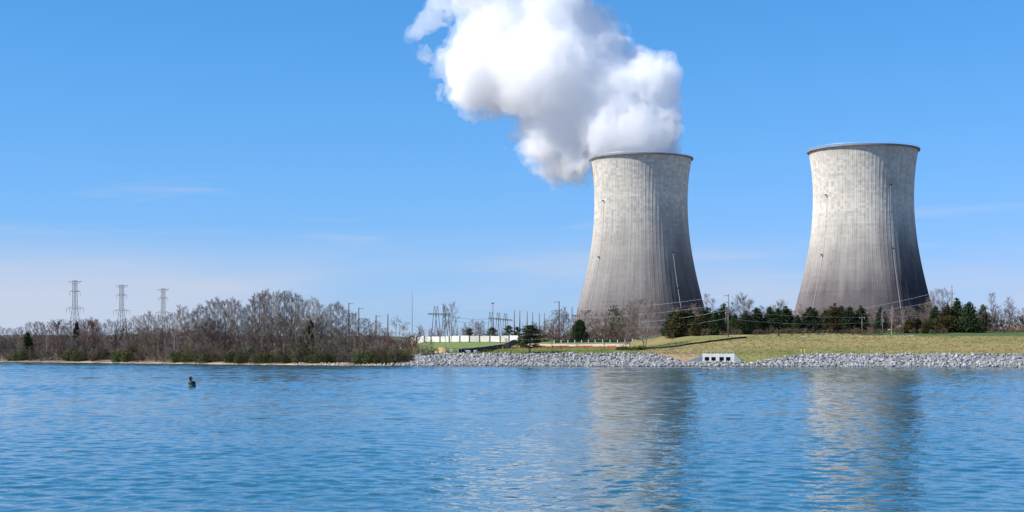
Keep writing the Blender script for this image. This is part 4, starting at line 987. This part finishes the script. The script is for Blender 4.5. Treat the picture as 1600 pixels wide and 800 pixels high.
p = ground_at(984, 547.2); plant('forest', 'slender_tree', p, top_h(p, 474), 'pale slender bare tree beside the large bushy one', i=1, wscale=.8)
p = ground_at(977, 547); plant('round', 'bushy_tree', p, top_h(p, 498), 'smaller bushy bare tree left of the large bushy one', i=1, wscale=.9)
for x, y in ((968, 547), (975, 547.5), (983, 547.6), (990, 547.5), (997, 547.3), (1003, 547.2)):
    shrub('privet', 'leafy_shrub', ground_at(x, y, 6), 1.5, 'low green shrub round the trunks of the bushy trees', 'low shrubs under the bushy trees', 1.3)
p = col_at(966, 135); plant('olive', 'ivy_tree', p, top_h(p, 484), 'olive-green leafy tree before the foot of the left tower', wscale=.5)
p = col_at(906, 118); plant('round_cedar', 'evergreen_tree', p, top_h(p, 501), 'dark evergreen bush-like tree left of the tower foot', wscale=1.15)
p = col_at(899, 122); plant('cedar', 'evergreen_tree', p, top_h(p, 506), 'smaller dark evergreen beside the bush-like one', wscale=1.3)
# cedar belt in front of the towers
ORD = ['first', 'second', 'third', 'fourth', 'fifth', 'sixth', 'seventh', 'eighth', 'ninth', 'tenth', 'eleventh', 'twelfth', 'thirteenth', 'fourteenth']
belt = [(1052, 486, 1.6, 'cedar', 84), (1064, 483, 2.0, 'rust_cedar', 80), (1079, 485, 1.7, 'cedar', 80), (1094, 490, 1.6, 'rust_cedar', 72), (1105, 481, 1.8, 'cedar', 76), (1118, 486, 1.4, 'cedar', 70),
        (1131, 475, 1.35, 'cedar', 92), (1148, 490, 1.3, 'cedar', 84), (1166, 487, 1.7, 'cedar', 80), (1182, 481, 1.35, 'cedar', 90), (1203, 480, 1.5, 'cedar', 92), (1216, 482, 1.4, 'cedar', 98), (1228, 479, 1.8, 'cedar', 94), (1246, 492, 1.1, 'cedar', 88),
        (1266, 480, 1.9, 'cedar', 92), (1290, 484, 1.2, 'cedar', 94), (1304, 475, 1.6, 'rust_cedar', 90), (1315, 479, 1.6, 'cedar', 92), (1328, 479, 1.2, 'cedar', 86), (1345, 478, 1.4, 'cedar', 88), (1376, 480, 1.0, 'cedar', 96),
        (1420, 498, 1.9, 'rust_cedar', 86), (1434, 497, 2.0, 'cedar', 88), (1447, 500, 1.6, 'rust_cedar', 84), (1462, 478, 1.1, 'cedar', 100), (1480, 475, 1.35, 'rust_cedar', 90), (1495, 466, 1.15, 'cedar', 92), (1514, 472, 1.35, 'cedar', 88), (1536, 476, 1.0, 'cedar', 102)]
nl = nr = 0
for x, top, ws, key, s in belt:
    p = col_at(x, s)
    if x < 1138: lab = 'dark cedar before the left tower, %s counting from its left end' % ORD[nl]; nl += 1
    elif x < 1360: lab = 'dark cedar right of the tall middle pole, %s counting from the pole' % ORD[nr]; nr += 1
    else: lab = {1376: 'slim cedar alone before the middle of the right tower', 1420: 'low rusty cedar at the right tower foot, first of three', 1434: 'low dark cedar at the right tower foot, middle of three', 1447: 'low rusty cedar at the right tower foot, last of three', 1462: 'slim dark cedar just left of the rusty cedar', 1480: 'rusty brown cedar just left of the far right pole', 1495: 'tall dark pointed cedar just right of the far right pole', 1514: 'grey-green pointed cedar, second right of the far right pole', 1536: 'small dark cedar among the bare trees at far right'}[x]
    plant(key, 'cedar_tree', p, top_h(p, top), lab, 'cedar', 'cedars in front of the towers', ws * 1.2)
for x, top, s, key in ((1103, 461, 150, 'forest'), (1113, 468, 140, 'forest'), (1150, 474, 120, 'understory'), (1163, 463, 135, 'round'), (1172, 470, 140, 'understory'), (1193, 478, 120, 'understory'), (1215, 472, 130, 'round'), (1238, 484, 100, 'understory'), (1252, 476, 130, 'forest'), (1258, 486, 96, 'understory'), (1282, 484, 110, 'understory'), (1293, 480, 105, 'understory'), (1335, 482, 110, 'understory'),
                    (1360, 484, 120, 'understory'), (1368, 480, 110, 'understory'), (1384, 486, 96, 'understory'), (1392, 484, 120, 'understory'), (1402, 488, 130, 'understory'), (1412, 484, 120, 'understory'), (1424, 482, 120, 'round'), (1437, 484, 140, 'understory'), (1449, 470, 150, 'round'), (1464, 456, 150, 'round'), (1472, 470, 130, 'understory'), (1505, 478, 130, 'understory'),
                    (1527, 478, 120, 'understory'), (1538, 480, 100, 'understory'), (1551, 460, 110, 'forest'), (1560, 476, 120, 'understory'), (1569, 474, 110, 'understory'), (1577, 466, 130, 'forest'), (1585, 480, 110, 'understory'), (1594, 482, 115, 'understory'), (1603, 484, 110, 'understory'), (1612, 484, 110, 'understory')):
    p = col_at(x, s); z = 'behind the cedars between the towers' if x < 1245 else ('in front of the right tower' if x < 1480 else 'beyond the green field at far right')
    plant(key, 'bare_tree', p, top_h(p, top), 'bare grey tree ' + z, 'tree', 'bare trees ' + z, 1.15)
for x, top, lab in ((1393, 480, 'pale-trunked slender tree before the right tower, nearest the cedars'), (1411, 484, 'pale-trunked slender tree before the right tower, nearest the olive bushes'), (1379, 484, 'pale-trunked slender tree before the middle of the right tower')):
    p = col_at(x, 74); plant('pale_forest', 'slender_tree', p, top_h(p, top), lab, wscale=.6)
x = 1044.0
while x < 1620:
    p = col_at(x, rt.uniform(62, 84) + (12 if x > 1380 else 0) + (8 if x > 1480 else 0)); 
    shrub('brushwood', 'brush_shrub', p, rt.uniform(1.4, 3.0), 'leafless reddish-brown brush at the foot of the cedars', 'brown brush under the cedars', 1.3); x += rt.uniform(4, 7)
x = 1050.0
while x < 1620:
    plant('brushwood', 'thicket_tree', col_at(x, rt.uniform(104, 125)), rt.uniform(4.5, 8), 'dim bare thicket behind the cedars ' + ('at the left tower' if x < 1138 else 'between the towers' if x < 1250 else 'at the right tower' if x < 1460 else 'by the green field'), 'thicket', 'dim thicket behind the cedars', 1.2); x += rt.uniform(8, 12)
# far woods beyond the switchyard: one mass
def far_wood():
    r = random.Random(9); S = []; out = []
    for k in range(150):
        X = r.uniform(-330, 130); Y = r.uniform(1250, 1700); z = float(gz(X, Y)); H = r.uniform(9, 17); C = []
        for i in range(16):
            t = .2 + .8 * i / 16; az = i * 2.4 + k; e = r.uniform(.5, 1.1); Ln = H * .3 * r.uniform(.6, 1.2)
            branch(r, (X, Y, z + H * t * .85), (math.cos(az) * math.cos(e), math.sin(az) * math.cos(e), math.sin(e)), Ln, .15, 1, C, (5,), .05)
        C.append((X, Y, z, X, Y, z + H * .9, .3, .08)); S += C
    o = link('far_wood', segs_mesh('far_wood', S, M['twig'])); tag(o, 'hazy brown line of far woods beyond the switchyard', 'wood', kind='stuff')
far_wood()
